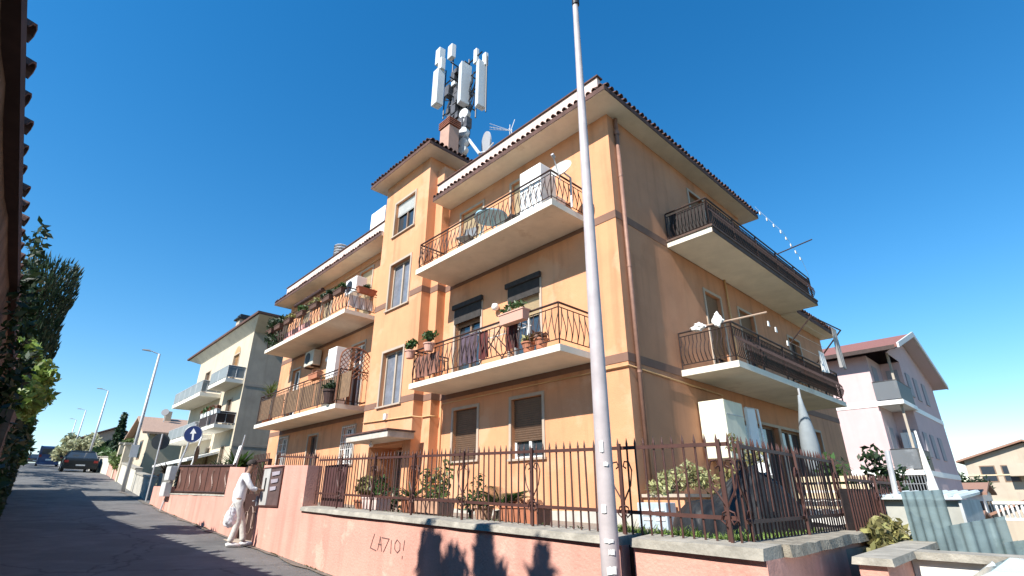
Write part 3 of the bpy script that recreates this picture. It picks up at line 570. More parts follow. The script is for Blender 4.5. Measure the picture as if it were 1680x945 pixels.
F_RED = mat('fabric_red', (.11, .025, .022), .95, var=.3, scale=9); F_PUR = mat('fabric_purple', (.09, .06, .08), .95, var=.5, scale=7); F_WHT = mat('fabric_white', (.78, .77, .74), .95, var=.05); F_PNK = mat('fabric_pink', (.6, .3, .28), .95, var=.2)
cloth(-9.05, -8.45, 7.0, 2.78, 3.45, F_PUR, 'dark purple and grey cloth hanging inside the lower front balcony rail', 2)
cloth(-8.42, -8.12, 7.02, 2.8, 3.42, F_RED, 'narrow dark red cloth hanging beside the purple cloth', 3)
cloth(-7.55, -7.2, 7.05, 2.85, 3.42, F_RED, 'dark red towel hanging below the pink flower box', 5, name='towel')
cloth(-10.85, -9.9, 7.0, 2.76, 3.3, mat('fabric_brick', (.25, .11, .075), .95, var=.3), 'brick red cloth tied behind the left end of the lower front balcony rail', 8)
t = thing('drying_rack', (-8.0, 7.35, 2.70), 'folding clothes rack with crossed legs on the lower front balcony', 'drying rack')
m = MB()
for y in (7.1, 7.6): m.tube([(-8.5, y, 2.71), (-7.7, y, 3.5)], .014, 5); m.tube([(-7.7, y, 2.71), (-8.5, y, 3.5)], .014, 5)
m.build('legs', IROND, t); m = MB()
for k in range(7): x = -8.75 + k * .22; m.tube([(x, 7.05, 3.5), (x, 7.65, 3.5)], .006, 4)
m.tube([(-8.8, 7.05, 3.5), (-7.4, 7.05, 3.5)], .012, 5); m.tube([(-8.8, 7.65, 3.5), (-7.4, 7.65, 3.5)], .012, 5); m.build('rack_top', WHITED, t)
for i, (x, lb) in enumerate(((-6.95, 'low dry plant in a terracotta pot on the lower front balcony floor'), (-6.6, 'small terracotta pot with low leaves, right end of the lower front balcony'))):
    potplant(x, 7.1, 2.70, .14, .2, .18, 120, L_RD if i else L_YL, lb, seed=20 + i)
# top front balcony
t = thing('storage_cabinet', (-6.72, 7.25, 5.79), 'white plastic cabinet standing at the corner of the top front balcony', 'cabinet')
m = MB(); m.box(-7.05, -6.4, 6.98, 7.5, 5.8, 6.93); m.build('body', WHITE, t, bevel=.02)
m = MB(); m.box(-6.73, -6.72, 6.965, 6.98, 5.86, 6.86); m.box(-6.70, -6.68, 6.95, 6.98, 6.3, 6.5); m.build('handle', WHITED, t)
t = thing('satellite_dish', (-6.0, 7.5, 5.79), 'round white satellite dish above the right end of the top front balcony', 'satellite dish')
m = MB(); c0 = Vector((-6.02, 7.3, 6.62)); nn = Vector((.2, -1, .45)).normalized(); a_ = nn.cross(Vector((0, 0, 1))).normalized(); b_ = nn.cross(a_)
vs_ = []
for k in range(6):
    r = .27 * k / 5
    for j in range(24): tt = 2 * PI * j / 24; vs_.append(c0 + (a_ * math.cos(tt) + b_ * math.sin(tt)) * r + nn * (.12 * (k / 5) ** 2))
m.add(vs_, [(k * 24 + j, k * 24 + (j + 1) % 24, (k + 1) * 24 + (j + 1) % 24, (k + 1) * 24 + j) for k in range(5) for j in range(24)])
m.build('reflector', mat('dish_cream', (.5, .49, .46), .6, var=.1), t, smooth=True); m = MB(); m.tube([(-5.98, 7.5, 5.8), (-5.98, 7.5, 6.55)], .025, 6); m.tube([(-5.98, 7.5, 6.55), tuple(c0)], .02, 5); m.build('mount', GALV, t)
m = MB(); m.tube([tuple(c0 + b_ * .32), tuple(c0 + nn * .45)], .012, 5); m.disc(tuple(c0 + nn * .45), tuple(nn), .035, .09, 10); m.build('receiver', GALV, t)
def fold_chair(x, y, z, mt, label, rz=0):
    t = thing('folding_chair', (x, y, z), label, 'chair', rz=rz); m = MB(); m.box(-.2, .2, -.2, .2, .43, .455); m.build('seat', mt, t, world=False)
    m = MB(); m.hexa([(-.2, .16, .6), (.2, .16, .6), (.2, .19, .6), (-.2, .19, .6), (-.2, .24, .9), (.2, .24, .9), (.2, .27, .9), (-.2, .27, .9)]); m.build('backrest', mt, t, world=False)
    for s_ in (-.19, .19):
        m = MB(); m.tube([(s_, -.22, 0), (s_, .25, .9)], .012, 5); m.build('leg', SMETAL, t, world=False); m = MB(); m.tube([(s_, .24, 0), (s_, -.18, .44)], .012, 5); m.build('leg', SMETAL, t, world=False)
    return t
fold_chair(-9.35, 7.3, 5.79, mat('chair_grey', (.12, .13, .14), .6), 'dark folding chair on the top front balcony, left of the blue table', .3)
fold_chair(-7.75, 7.5, 5.79, mat('chair_charcoal', (.06, .06, .065), .6), 'black folding chair on the top front balcony, right of the blue table', -.4)
t = thing('garden_table', (-8.4, 7.3, 5.79), 'round pale blue table on the top front balcony', 'table')
TB = mat('table_blue', (.25, .42, .52), .6, var=.1)
m = MB(); m.disc((-8.4, 7.3, 6.49), (0, 0, 1), .42, .04, 24); m.build('tabletop', TB, t)
for k in range(3): a = k * 2.1; m = MB(); m.tube([(-8.4 + .1 * math.cos(a), 7.3 + .1 * math.sin(a), 6.48), (-8.4 + .32 * math.cos(a), 7.3 + .32 * math.sin(a), 5.79)], .018, 5); m.build('leg', TB, t)
t = thing('air_conditioner', (-7.3, 7.75, 6.9), 'air conditioner unit fixed high on the wall of the top front balcony', 'air conditioner')
m = MB(); m.box(-7.25, -6.6, 7.78, 8.06, 5.95, 6.5); m.build('case', WHITED, t, bevel=.015); m = MB(); m.disc((-7.05, 7.775, 6.22), (0, -1, 0), .21, .01, 20); m.build('fan_grille', SMETAL, t)
t['label'] = 'white air conditioner unit low on the wall behind the white cabinet'
# left wing upper balcony
rng = random.Random(5)
spots = [(-15.6, .2, 'dense green plant in a box at the right end of the upper left balcony rail'), (-16.5, .24, 'pale pot with spreading leaves beside the white air conditioner, upper left balcony'), (-17.5, .2, 'brown flower box third from the right on the upper left balcony'),
         (-18.7, .3, 'leafy flower box in the middle of the upper left balcony rail'), (-19.9, .26, 'dry looking flower box left of the middle on the upper left balcony'), (-20.9, .4, 'bushy dark plant near the left end of the upper left balcony'), (-21.8, .55, 'tall dark bush filling the left corner of the upper left balcony')]
for i, (x, ph, lb) in enumerate(spots): flowerbox(x - .3, x + .3, 6.84, 6.36, ph, [L_MD, L_DK, L_YL, L_MD, L_YL, L_DK, L_DK][i], lb, seed=30 + i, n=300, h=.15, d=.18, size=.07, pm=mat('box_brown', (.10, .05, .035), .85, var=.3))
flowerbox(-15.05, -14.87, 7.5, 6.36, .18, L_DK, 'flower box on the short side rail of the upper left balcony', seed=39, n=160, h=.17, d=.7)
m = MB(); leaves(m, rng, [(-21.9, 7.0, 6.2, .35, .3, .5), (-21.3, 7.0, 6.0, .4, .25, .35)], 420, .1); bs = thing('trailing_shrub', (-21.8, 7.1, 5.79), 'dark trailing shrub behind the left corner rail of the upper left balcony', 'shrub'); m.build('foliage', L_DK, bs)
m = MB(); m.tube([(-21.8, 7.1, 5.8), (-21.7, 7.0, 6.3)], .02, 5); m.build('stem', BARK, bs)
t = thing('air_conditioner', (-15.9, 7.3, 5.79), 'large white air conditioner box on a stand above the rail of the upper left balcony', 'air conditioner')
m = MB(); m.box(-16.3, -15.5, 7.35, 7.75, 6.62, 7.2); m.build('case', WHITED, t, bevel=.02); m = MB(); m.disc((-16.0, 7.345, 6.9), (0, -1, 0), .22, .01, 20); m.build('fan_grille', SMETAL, t)
m = MB(); 
for x in (-16.2, -15.6): m.tube([(x, 7.5, 5.8), (x, 7.5, 6.62)], .02, 5)
m.build('stand', GALV, t)
cloth(-21.0, -18.5, 7.15, 5.85, 6.25, F_PNK, 'pale pink cloth along the inside of the upper left balcony', 12); cloth(7.05, 7.9, -15.2, 5.9, 6.3, F_WHT, 'white cloth inside the short end of the upper left balcony', 13, axis='y')
# retractable awning rolled up under the left eave
t = thing('rolled_awning', (-20.6, 7.7, 7.75), 'rolled up brown awning under the left wing eave', 'awning'); m = MB(); m.tube([(-21.9, 7.72, 7.85), (-19.2, 7.72, 7.85)], .09, 10); m.build('roll', IRON, t); m = MB(); m.tube([(-21.8, 7.6, 7.8), (-21.8, 8.06, 7.95)], .02, 5); m.tube([(-19.3, 7.6, 7.8), (-19.3, 8.06, 7.95)], .02, 5); m.build('arm', IROND, t)
# left wing lower balcony
t = thing('air_conditioner', (-18.9, 7.85, 4.5), 'weathered air conditioner on brackets under the upper left balcony', 'air conditioner')
m = MB(); m.box(-19.9, -19.1, 7.7, 8.02, 4.75, 5.35); m.build('case', mat('ac_beige', (.5, .47, .4), .6, var=.15, streak=.3), t, bevel=.02); m = MB(); m.disc((-19.6, 7.695, 5.05), (0, -1, 0), .22, .01, 20); m.build('fan_grille', SMETAL, t)
for x in (-19.8, -19.24): m = MB(); m.box(x, x + .04, 7.7, 8.06, 4.68, 4.75); m.build('bracket', IROND, t)
t = thing('storage_cabinet', (-16.3, 7.45, 2.74), 'tall white cabinet on the lower left balcony beside the trellis', 'cabinet')
m = MB(); m.box(-16.62, -16.0, 7.2, 7.7, 2.76, 4.72); m.build('body', WHITE, t, bevel=.015); m = MB(); m.box(-16.32, -16.30, 7.185, 7.2, 2.85, 4.65); m.build('door_gap', GALV, t)
t = thing('trellis', (-15.1, 7.05, 2.74), 'round topped wooden lattice trellis at the right end of the lower left balcony', 'trellis')
WOOD = mat('trellis_wood', (.26, .11, .06), .8, var=.25, scale=8)
m = MB(); cx, r = 7.5, .52; arc = [(-15.14, cx - r, 2.8), (-15.14, cx - r, 4.15)] + [(-15.14, cx - r * math.cos(a), 4.15 + r * .75 * math.sin(a)) for a in [PI * k / 8 for k in range(1, 8)]] + [(-15.14, cx + r, 4.15), (-15.14, cx + r, 2.8)]
m.tube(arc, .025, 5); m.build('arch', WOOD, t); m = MB()
for k in range(-9, 12):
    for s_ in (-1, 1):
        pts = []
        for i in range(25):
            y = cx - r + 2 * r * i / 24; z = 3.2 + k * .16 + s_ * (y - cx); zt = 4.15 + .75 * math.sqrt(max(0, r * r - (y - cx) ** 2))
            if 3.5 < z < zt: pts.append((-15.14 + .006 * s_, y, z))
        if len(pts) > 1: m.tube([pts[0], pts[-1]], .013, 4)
m.build('lattice', WOOD, t)
potplant(-15.6, 7.0, 2.74, .22, .42, .3, 260, L_DK, 'plant in a large dark pot at the right end of the lower left balcony', seed=41, pm=IRON)
flowerbox(-17.3, -16.6, 7.0, 3.72, .16, L_RD, 'flower box with reddish leaves on the lower left balcony rail near the white cabinet', seed=42, n=160, h=.16)
for i, x in enumerate((-18.6, -17.6)): potplant(x, 7.95, 3.95, .1, .14, .15, 60, L_YL, ('left' if i == 0 else 'right') + ' one of two small wall pots above the lower left balcony', seed=44 + i)
t = thing('potted_dracaena', (-21.75, 7.3, 2.74), 'tall spiky pale green plant at the left end of the lower left balcony', 'potted plant'); rng = random.Random(9)
m = MB(); m.lathe((-21.75, 7.3, 2.74), [(0, 0), (.16, 0), (.22, .35), (.19, .35), (0, .3)], 12); m.build('pot', TERRA, t); m = MB(); m.tube([(-21.75, 7.3, 3.0), (-21.8, 7.3, 4.0)], .03, 6); m.build('trunk', BARK, t)
m = MB()
for k in range(60): a = rng.uniform(0, 2 * PI); blade(m, (-21.8, 7.3, rng.uniform(3.7, 4.1)), (math.cos(a), math.sin(a), rng.uniform(.3, 1.8)), rng.uniform(.5, .85), .05, rng.uniform(.1, .4))
m.build('foliage', L_LT, t)

# ------------------------------------------------------------------ garden wall, coping, graffiti, letter boxes, gate
def wallseg(name, x0, x1, ztop, label, coping=None, y0=4.4, y1=4.66, mt=PINK, extra=None):
    t = thing(name, ((x0 + x1) / 2, y0 + .1, prof((x0 + x1) / 2) - .3), label, 'wall')
    m = MB(); n = max(1, int(abs(x1 - x0) / 1.0))
    za, zb = ztop if isinstance(ztop, tuple) else (ztop, ztop)
    m.hexa([(x0, y0, prof(x0) - .8), (x1, y0, prof(x1) - .8), (x1, y1, prof(x1) - .8), (x0, y1, prof(x0) - .8), (x0, y0, za), (x1, y0, zb), (x1, y1, zb), (x0, y1, za)]); m.build('wall_body', mt, t)
    if coping:
        h, ov = coping; m = MB(); rng = random.Random(int(abs(x0) * 10)); k = max(1, int(abs(x1 - x0) / .33)); vs_ = []
        for i in range(k + 1):
            s_ = i / k; x = x0 + (x1 - x0) * s_; z = za + (zb - za) * s_
            vs_ += [(x, y0 - ov + rng.uniform(-.008, .008), z), (x, y1 + .08, z), (x, y1 + .08, z + h + .01), (x, y0 - ov + .02 + rng.uniform(-.006, .006), z + h * .9 + rng.uniform(-.006, .006))]
        fs = [(4 * i + j, 4 * i + (j + 1) % 4, 4 * i + 4 + (j + 1) % 4, 4 * i + 4 + j) for i in range(k) for j in range(4)] + [(0, 1, 2, 3), (4 * k + 3, 4 * k + 2, 4 * k + 1, 4 * k)]
        m.add(vs_, fs); m.build('coping', COP, t)
    return t
gw = wallseg('garden_wall', -10.36, -3.13, (cz(-10.36), cz(-3.13)), 'long low pink garden wall with grey coping and scratched graffiti', (.075, .05))
m = MB()
for st in [[(-7.597, -.493), (-7.643, -.584), (-7.687, -.684), (-7.511, -.713)], [(-7.472, -.701), (-7.422, -.525), (-7.358, -.713)], [(-7.466, -.623), (-7.374, -.628)], [(-7.38, -.532), (-7.176, -.542), (-7.24, -.63), (-7.305, -.719)],
           [(-7.114, -.558), (-7.106, -.725)], [(-6.962, -.541), (-7.012, -.59), (-7.008, -.664), (-6.936, -.705), (-6.875, -.665), (-6.88, -.583), (-6.962, -.541)], [(-6.768, -.541), (-6.786, -.668)], [(-6.799, -.74), (-6.803, -.775)]]:
    for (a, b), (c, d) in zip(st, st[1:]):
        v = Vector((c - a, d - b)); v.normalize(); q = Vector((-v.y, v.x)) * .0065; a -= v.x * .004; b -= v.y * .004
        m.box
        p = [(a - q.x, b - q.y), (c - q.x, d - q.y), (c + q.x, d + q.y), (a + q.x, b + q.y)]
        m.hexa([(x, 4.398, z) for x, z in p] + [(x, 4.394, z) for x, z in p])
m.build('graffiti', mat('marker_grey', (.16, .09, .08), .9, var=.3, scale=30), gw)
gw2 = wallseg('garden_wall', -3.0, -1.82, (cz(-3.0), cz(-1.82)), 'short pink garden wall at the corner right of the lamp post', (.085, .05))
m = MB(); m.box(-3.13, -3.0, 4.52, 4.6, prof(-3) - .5, cz(-3)); m.build('wall_gap', mat('gap_shadow', (.05, .035, .03), .95), gw2)  # dark strip set in the gap, painted as its shadow
# side wall going away from the street
t = thing('side_wall', (-1.95, 6.2, -2.2), 'brownish pink side wall turning the corner away from the street, dark mossy coping', 'wall')
m = MB(); m.hexa([(-2.1, 4.66, -3), (-1.82, 4.66, -3), (-2.03, 8.1, -4), (-2.3, 8.1, -4), (-2.1, 4.66, cz(-1.9)), (-1.82, 4.66, cz(-1.9)), (-2.03, 8.1, -.46), (-2.3, 8.1, -.46)]); m.build('wall_body', PINK, t)
rng = random.Random(17)
m = MB(); vs_ = []; k = 14
for i in range(k + 1):
    s_ = i / k; y = 4.76 + 3.36 * s_; x = -1.82 - .21 * s_; z = cz(-1.9) - .025 * s_ ; j_ = rng.uniform(-.015, .02)
    vs_ += [(x + .06 + j_, y, z), (x - .34, y, z), (x - .34, y, z + .09), (x + .05 + j_, y, z + .085 + rng.uniform(-.012, .012))]
m.add(vs_, [(4 * i + j, 4 * i + (j + 1) % 4, 4 * i + 4 + (j + 1) % 4, 4 * i + 4 + j) for i in range(k) for j in range(4)] + [(0, 1, 2, 3), (4 * k + 3, 4 * k + 2, 4 * k + 1, 4 * k)])
m.build('coping', mat('mossy_coping', (.26, .23, .18), .95, var=.5, scale=7, bump=.7), t)
wallseg('gate_pillar_wall', -12.72, -10.36, (.70, .60), 'tall pink wall section with the letter boxes beside the gate', None, y1=4.7)
wallseg('gate_pillar', -15.19, -14.0, (.76, .70), 'pink pillar left of the iron gate', None, y1=4.7)
wallseg('low_wall', -21.0, -15.19, (.13, .05), 'low pink wall with brown sheet fence on top', (.04, .015))
wallseg('end_pillar', -23.7, -21.0, (.42, .36), 'pink end wall behind the leaning arrow sign', None)
# letter box cabinet let into the wall
t = thing('letter_box_cabinet', (-12.1, 4.36, -.2), 'framed cabinet of letter boxes let into the tall pink wall', 'letter boxes')
m = MB(); x0, x1, z0, z1 = -12.62, -11.52, -.16, .64
m.box(x0, x1, 4.37, 4.41, z0, z0 + .03); m.box(x0, x1, 4.37, 4.41, z1 - .03, z1); m.box(x0, x0 + .03, 4.37, 4.41, z0 + .03, z1 - .03); m.box(x1 - .03, x1, 4.37, 4.41, z0 + .03, z1 - .03); m.build('frame', IRONF, t)
m = MB(); m.box(x0 + .03, x0 + .42, 4.372, 4.398, z0 + .03, z1 - .03); m.build('door', mat('letter_door', (.42, .41, .39), .6, var=.15, streak=.3), t)
m = MB(); m.box(x0 + .42, x1 - .03, 4.385, 4.398, z0 + .03, z1 - .03); m.build('back_panel', mat('letterbox_dark', (.10, .06, .055), .7, var=.3, scale=6), t)
for k in range(3): m = MB(); m.hexa([(x0 + .56, 4.365, z1 - .19 - k * .15), (x1 - .14 - .05 * k, 4.365, z1 - .17 - k * .15), (x1 - .14 - .05 * k, 4.385, z1 - .17 - k * .15), (x0 + .56, 4.385, z1 - .19 - k * .15), (x0 + .54, 4.362, z1 - .11 - k * .15), (x1 - .12 - .05 * k, 4.362, z1 - .10 - k * .15), (x1 - .12 - .05 * k, 4.385, z1 - .10 - k * .15), (x0 + .54, 4.385, z1 - .11 - k * .15)]); m.build('letter_box', mat('letter_lilac', (.36, .32, .36), .6, var=.2), t)
m = MB(); m.box(x0 + .2, x0 + .26, 4.36, 4.372, .15, .42); m.build('handle', SMETAL, t)
# pedestrian gate
t = thing('iron_gate', (-13.4, 4.55, -1.0), 'dark brown iron pedestrian gate between the pink pillars', 'gate')
m = MB(); m.box(-13.95, -13.9, 4.48, 4.56, -.95, .85); m.box(-12.80, -12.75, 4.48, 4.56, -1.0, .85); m.box(-13.9, -12.8, 4.49, 4.55, .80, .85); m.build('gate_frame', IRON, t)
m = MB(); m.box(-13.88, -12.82, 4.50, 4.52, -.92, .1); m.build('gate_panel', IRON, t); m = MB()
for k in range(11): x = -13.84 + k * .1; m.tube([(x, 4.51, .1), (x, 4.51, .98)], .011, 4)
m.build('bars', IRON, t); m = MB(); m.box(-12.95, -12.90, 4.42, 4.5, -.15, .05); m.tube([(-12.95, 4.42, -.05), (-13.08, 4.40, -.05)], .012, 5); m.build('handle', GALV, t)
m = MB()
for x, r in ((-13.6, .12), (-13.1, .12), (-13.35, .2)): m.tube([(x + r * math.cos(a), 4.49, -.45 + 1.5 * r * math.sin(a)) for a in [k * PI / 6 for k in range(13)]], .012, 4)
m.build('scroll', mat('iron_light', (.3, .2, .16), .6), t)
# step at the gate
tag(MB().box(-13.95, -12.75, 4.2, 4.5, -1.3, -.86).build('doorstep', TRIM), 'pale stone step in front of the iron gate', 'step')
# brown sheet fence
t = thing('sheet_fence', (-18, 4.5, .1), 'rust brown sheet metal fence with curled ornaments on the low wall', 'fence')
m = MB(); m.hexa([(-20.9, 4.5, .17), (-15.2, 4.5, .09), (-15.2, 4.515, .09), (-20.9, 4.515, .17), (-20.9, 4.5, 1.0), (-15.2, 4.5, .78), (-15.2, 4.515, .78), (-20.9, 4.515, 1.0)]); m.build('sheet', mat('sheet_brown', (.11, .045, .03), .7, var=.3, scale=2), t)
m = MB(); m.tube([(-20.9, 4.48, 1.02), (-15.2, 4.48, .80)], .025, 5); m.tube([(-20.9, 4.48, .22), (-15.2, 4.48, .14)], .02, 5); m.build('rail', IRON, t)
for k in range(5):
    x = -20.4 + k * 1.2; z = .6 - .038 * (x + 20.4); m = MB(); m.tube([(x + .09 * math.sin(a * 1.0) * (1 if a < PI else 1), 4.47, z - .28 + .56 * a / (2 * PI)) for a in [j * 2 * PI / 12 for j in range(13)]], .014, 4); m.build('ornament', mat('iron_light', (.3, .2, .16), .6), t)
for k in range(6): x = -20.9 + k * 1.14; m = MB(); m.box(x - .02, x + .02, 4.49, 4.53, .1, 1.08 - .038 * (x + 20.9)); m.build('post', IRON, t)
# meter boxes
for i, (z, lb) in enumerate(((.06, 'lower of two grey meter boxes behind the leaning sign'), (.56, 'upper of two grey meter boxes behind the leaning sign'))):
    t = thing('meter_box', (-20.9, 4.3, z), lb, 'meter box', 'meter boxes'); x = -21.5 + i * .18; m = MB(); m.box(x, x + .6, 4.2, 4.396, z, z + .44); m.build('case', mat('meter_grey', (.52, .52, .5), .7, var=.1, streak=.3), t, bevel=.01); m = MB(); m.box(x + .05, x + .55, 4.192, 4.2, z + .05, z + .39); m.build('door', WHITED, t)

# ------------------------------------------------------------------ iron fences
def spear_bar(ln):
    m = MB(); m.tube([(0, 0, 0), (0, 0, ln - .1)], .010, 6); m.tube([(0, 0, ln - .1), (0, 0, ln - .06), (0, 0, ln)], [.010, .012, .001], 6); return m
def heart(m, x, y, z, vx, vy):
    for s_ in (-1, 1):
        pts = [(0, 0), (.10, .16), (.125, .30), (.095, .38), (.045, .385), (.03, .34), (.06, .32)]
        m.tube([(x + s_ * u * vx, y + s_ * u * vy, z + v) for u, v in pts], .009, 4)
        pts = [(0, 0), (.05, -.02), (.07, -.08), (.035, -.11), (.015, -.07)]
        m.tube([(x + s_ * u * vx, y + s_ * u * vy, z - .02 + v) for u, v in pts], .009, 4)
def fence(label, p0, p1, ztip0, ztip1, ln, railz, posts, sp=.105, mt=IRONF, foot=.35):
    p0 = Vector((*p0, 0)); p1 = Vector((*p1, 0)); L_ = (p1 - p0).length; d = (p1 - p0) / L_; sl_ = (ztip1 - ztip0) / L_
    t = thing('iron_fence', (p0.x, p0.y, ztip0 - ln), label, 'fence'); base = wloc(t)
    for dz in railz:
        m = MB(); a = p0 + Vector((0, 0, ztip0 + dz)); b = p1 + Vector((0, 0, ztip1 + dz)); q = Vector((0, 0, .017)); nn = Vector((d.y, -d.x, 0)) * .008
        m.hexa([a - nn - q, b - nn - q, b + nn - q, a + nn - q, a - nn + q, b - nn + q, b + nn + q, a + nn + q]); m.build('rail', mt, t)
    n = int(L_ / sp); b0 = None
    rng = random.Random(int(L_ * 10))
    for i in range(n + 1):
        s_ = i * L_ / n; q = p0 + d * s_; z = ztip0 + sl_ * s_ - ln
        if b0 is None: b0 = spear_bar(ln).build('bar', mt, t, world=False); o = b0
        else: o = b0.copy(); COL.objects.link(o); o.parent = t
        o.location = Vector((q.x, q.y, z)) - base - Vector((d.y, -d.x, 0)) * .012; o.rotation_euler = (rng.uniform(-.012, .012), rng.uniform(-.012, .012), 0)
    for s_ in posts:
        q = p0 + d * s_; z = ztip0 + sl_ * s_; m = MB(); w_ = .012; qq = q + Vector((d.y, -d.x, 0)) * .03
        m.box(qq.x - w_, qq.x + w_, qq.y - w_, qq.y + w_, z - ln - foot, z - .06 ); po = m.build('post', mt, t)
        if len(railz) == 2 and ln > .85: m = MB(); heart(m, qq.x, qq.y, z - .62, d.x, d.y); m.build('scroll', mt, po); WL[po.name] = base
    return t
fence('rust brown spiked iron fence along the front of the garden', (-10.32, 4.6), (-2.08, 4.6), .80, .545, .90, (-.10, -.70), [10.32 - v for v in (9.3, 8.1, 6.92, 5.73, 4.44, 3.19)] + [8.18], foot=.12)
fence('rust brown spiked iron fence on top of the tall wall beside the gate', (-12.6, 4.62), (-10.45, 4.62), .99, .86, .36, (-.1,), [0.05, 2.1], foot=.05)
fence('spiked iron fence turning the corner along the side wall', (-2.12, 4.86), (-2.24, 8.0), .55, .55, .98, (-.10, -.74), [0.0, 1.55, 3.1], sp=.1, foot=.08)
fence('lower rust brown iron fence continuing behind the side fence', (-2.05, 7.75), (-1.9, 9.6), .32, .30, .95, (-.10, -.74), [.9, 1.85], sp=.085, foot=.1)
m = MB(); m.tube([(-1.85, 8.95, -.75), (-1.78, 8.95, .62)], .035, 8); tag(m.build('galvanised_post', GALV), 'leaning galvanised post at the end of the side fence', 'post')
# dark mesh behind the lower fence
m = MB(); m.hexa([(-2.2, 7.9, -.6), (-2.02, 9.5, -.6), (-2.01, 9.5, -.6), (-2.19, 7.9, -.6), (-2.2, 7.9, .12), (-2.02, 9.5, .12), (-2.01, 9.5, .12), (-2.19, 7.9, .12)])
tag(m.build('shade_net', mat('shade_net', (.05, .03, .025), .95, var=.5, scale=10)), 'dark brown shade net behind the lower side fence', 'netting')
m = MB(); m.box(-10.3, -9.35, 4.72, 4.74, cz(-10) + .02, .60); tag(m.build('metal_sheet', mat('sheet_maroon', (.075, .03, .03), .7, var=.3)), 'dark maroon metal sheet behind the front fence, next to the tall wall', 'metal sheet')

# ------------------------------------------------------------------ garden plants and pots
flowerbox(-5.32, -4.66, 5.0, -.35, .10, L_RD, 'long orange terracotta planter with a few dry stems behind the front fence', seed=50, n=70, h=.24, d=.28)
TP = mat('clay_weathered', (.46, .27, .18), .85, var=.25, scale=6)
flowerbox(-7.25, -6.65, 5.0, -.32, .62, L_LT, 'pale brown square planter with a loose light green shrub', seed=51, n=210, h=.30, d=.34, pm=TP, size=.055)
flowerbox(-8.95, -8.42, 5.0, -.26, .36, L_MD, 'pinkish white box planter with dark leaves behind the front fence', seed=52, n=200, h=.26, d=.28, pm=mat('planter_pink', (.66, .5, .46), .8), size=.055)
potplant(-9.25, 5.05, -.24, .16, .22, .45, 220, L_YL, 'pot with dry straw coloured leaves left of the pinkish planter', seed=53, size=.08)
potplant(-7.9, 5.2, -.25, .18, .28, .6, 40, L_MD, 'dark pointed leaves in a pot between the two box planters', seed=54, kind='blade')
potplant(-6.2, 5.35, -.30, .15, .2, .42, 34, L_MD, 'small spiky plant beside the palm', seed=55, kind='blade', pm=TP)
t = thing('cycas_palm', (-5.75, 5.3, -.42), 'small feathery palm with arching fronds behind the front fence', 'palm'); rng = random.Random(8)
m = MB(); m.lathe((-5.75, 5.3, -.42), [(0, 0), (.13, 0), (.15, .12), (.11, .26), (0, .28)], 10); m.build('trunk', BARK, t); m = MB()
for k in range(17): a = k * 2.4 + rng.uniform(-.2, .2); frond(m, (-5.75, 5.3, -.17), (math.cos(a), math.sin(a), rng.uniform(.7, 1.7)), rng.uniform(.62, .85), rng.uniform(.35, .6), rng, 26, .007, .17)
m.build('fronds', L_MD, t)
def shrub(x, y, z, clumps, n, mt, label, size=.09, seed=1, name='shrub', cat='shrub', group=None, stemh=None):
    t = thing(name, (x, y, z), label, cat, group); rng = random.Random(seed); m = MB(); leaves(m, rng, [(x + a, y + b, z + c, d, e, f) for a, b, c, d, e, f in clumps], n, size); m.build('foliage', mt, t)
    m = MB()
    for a, b, c, d, e, f in clumps[:6]: m.tube([(x, y, z), (x + a * .5, y + b * .5, z + c * .5), (x + a, y + b, z + c)], [.03 * (stemh or 1), .02 * (stemh or 1), .008], 5)
    m.build('stem', BARK, t); return t
shrub(-9.7, 5.6, -.3, [(0, 0, .3, .35, .3, .25), (.5, .1, .25, .35, .3, .25)], 300, L_DK, 'low dark shrub at the left of the front garden', .06, 60)
shrub(-8.3, 6.0, -.3, [(0, 0, .3, .28, .25, .2), (.3, -.1, .5, .14, .14, .2), (-.25, 0, .4, .16, .16, .2)], 330, L_MD, 'green bush in front of the entrance door', .05, 61)
shrub(-7.0, 5.75, -.35, [(0, 0, .3, .3, .25, .18), (.2, 0, .55, .12, .12, .2)], 260, L_MD, 'rounded bush behind the square planter', .05, 62)
shrub(-4.85, 8.25, .08, [(0, .2, .22, .28, .3, .2), (.28, .6, .25, .25, .3, .22), (-.1, -.1, .08, .25, .2, .15), (.25, .35, .42, .12, .15, .12)], 1000, mat('leaf_variegated', (.36, .36, .17), .5, leaf=True), 'bright yellow green bush on the ledge at the building corner', .055, 63)
shrub(-4.1, 9.1, -.55, [(0, 0, .75, .32, .3, .35), (.25, .3, 1.15, .25, .3, .3), (-.3, 0, .45, .25, .25, .25), (.1, 0, 1.4, .15, .15, .2), (.35, 0, .7, .2, .2, .3)], 1000, L_YL, 'tall loose shrub with yellowing leaves below the metal cabinet', .06, 64)
shrub(-3.3, 11.8, -.5, [(0, 0, .9, .3, .4, .45), (0, .5, .6, .4, .4, .4)], 500, L_MD, 'leafy green shrub behind the side fence near the parasol', .09, 65)
shrub(-2.9, 13.3, -.6, [(0, 0, 1.3, .3, .3, .35), (0, .2, .7, .45, .4, .5), (.2, .2, 1.0, .3, .3, .3)], 520, L_DK, 'dark green shrub at the far end of the side yard', .1, 66)
shrub(-1.75, 6.6, -1.4, [(-.1, 1.2, 1.0, .14, .3, .16), (-.12, 1.6, 1.0, .16, .3, .2), (-.1, 2.1, .95, .14, .35, .22), (-.05, 1.0, .8, .12, .3, .2)], 900, L_YL, 'yellow green weeds hanging over the outer foot of the side fence', .07, 67, 'weed_clump', 'weeds')
m = MB(); rng = random.Random(70)
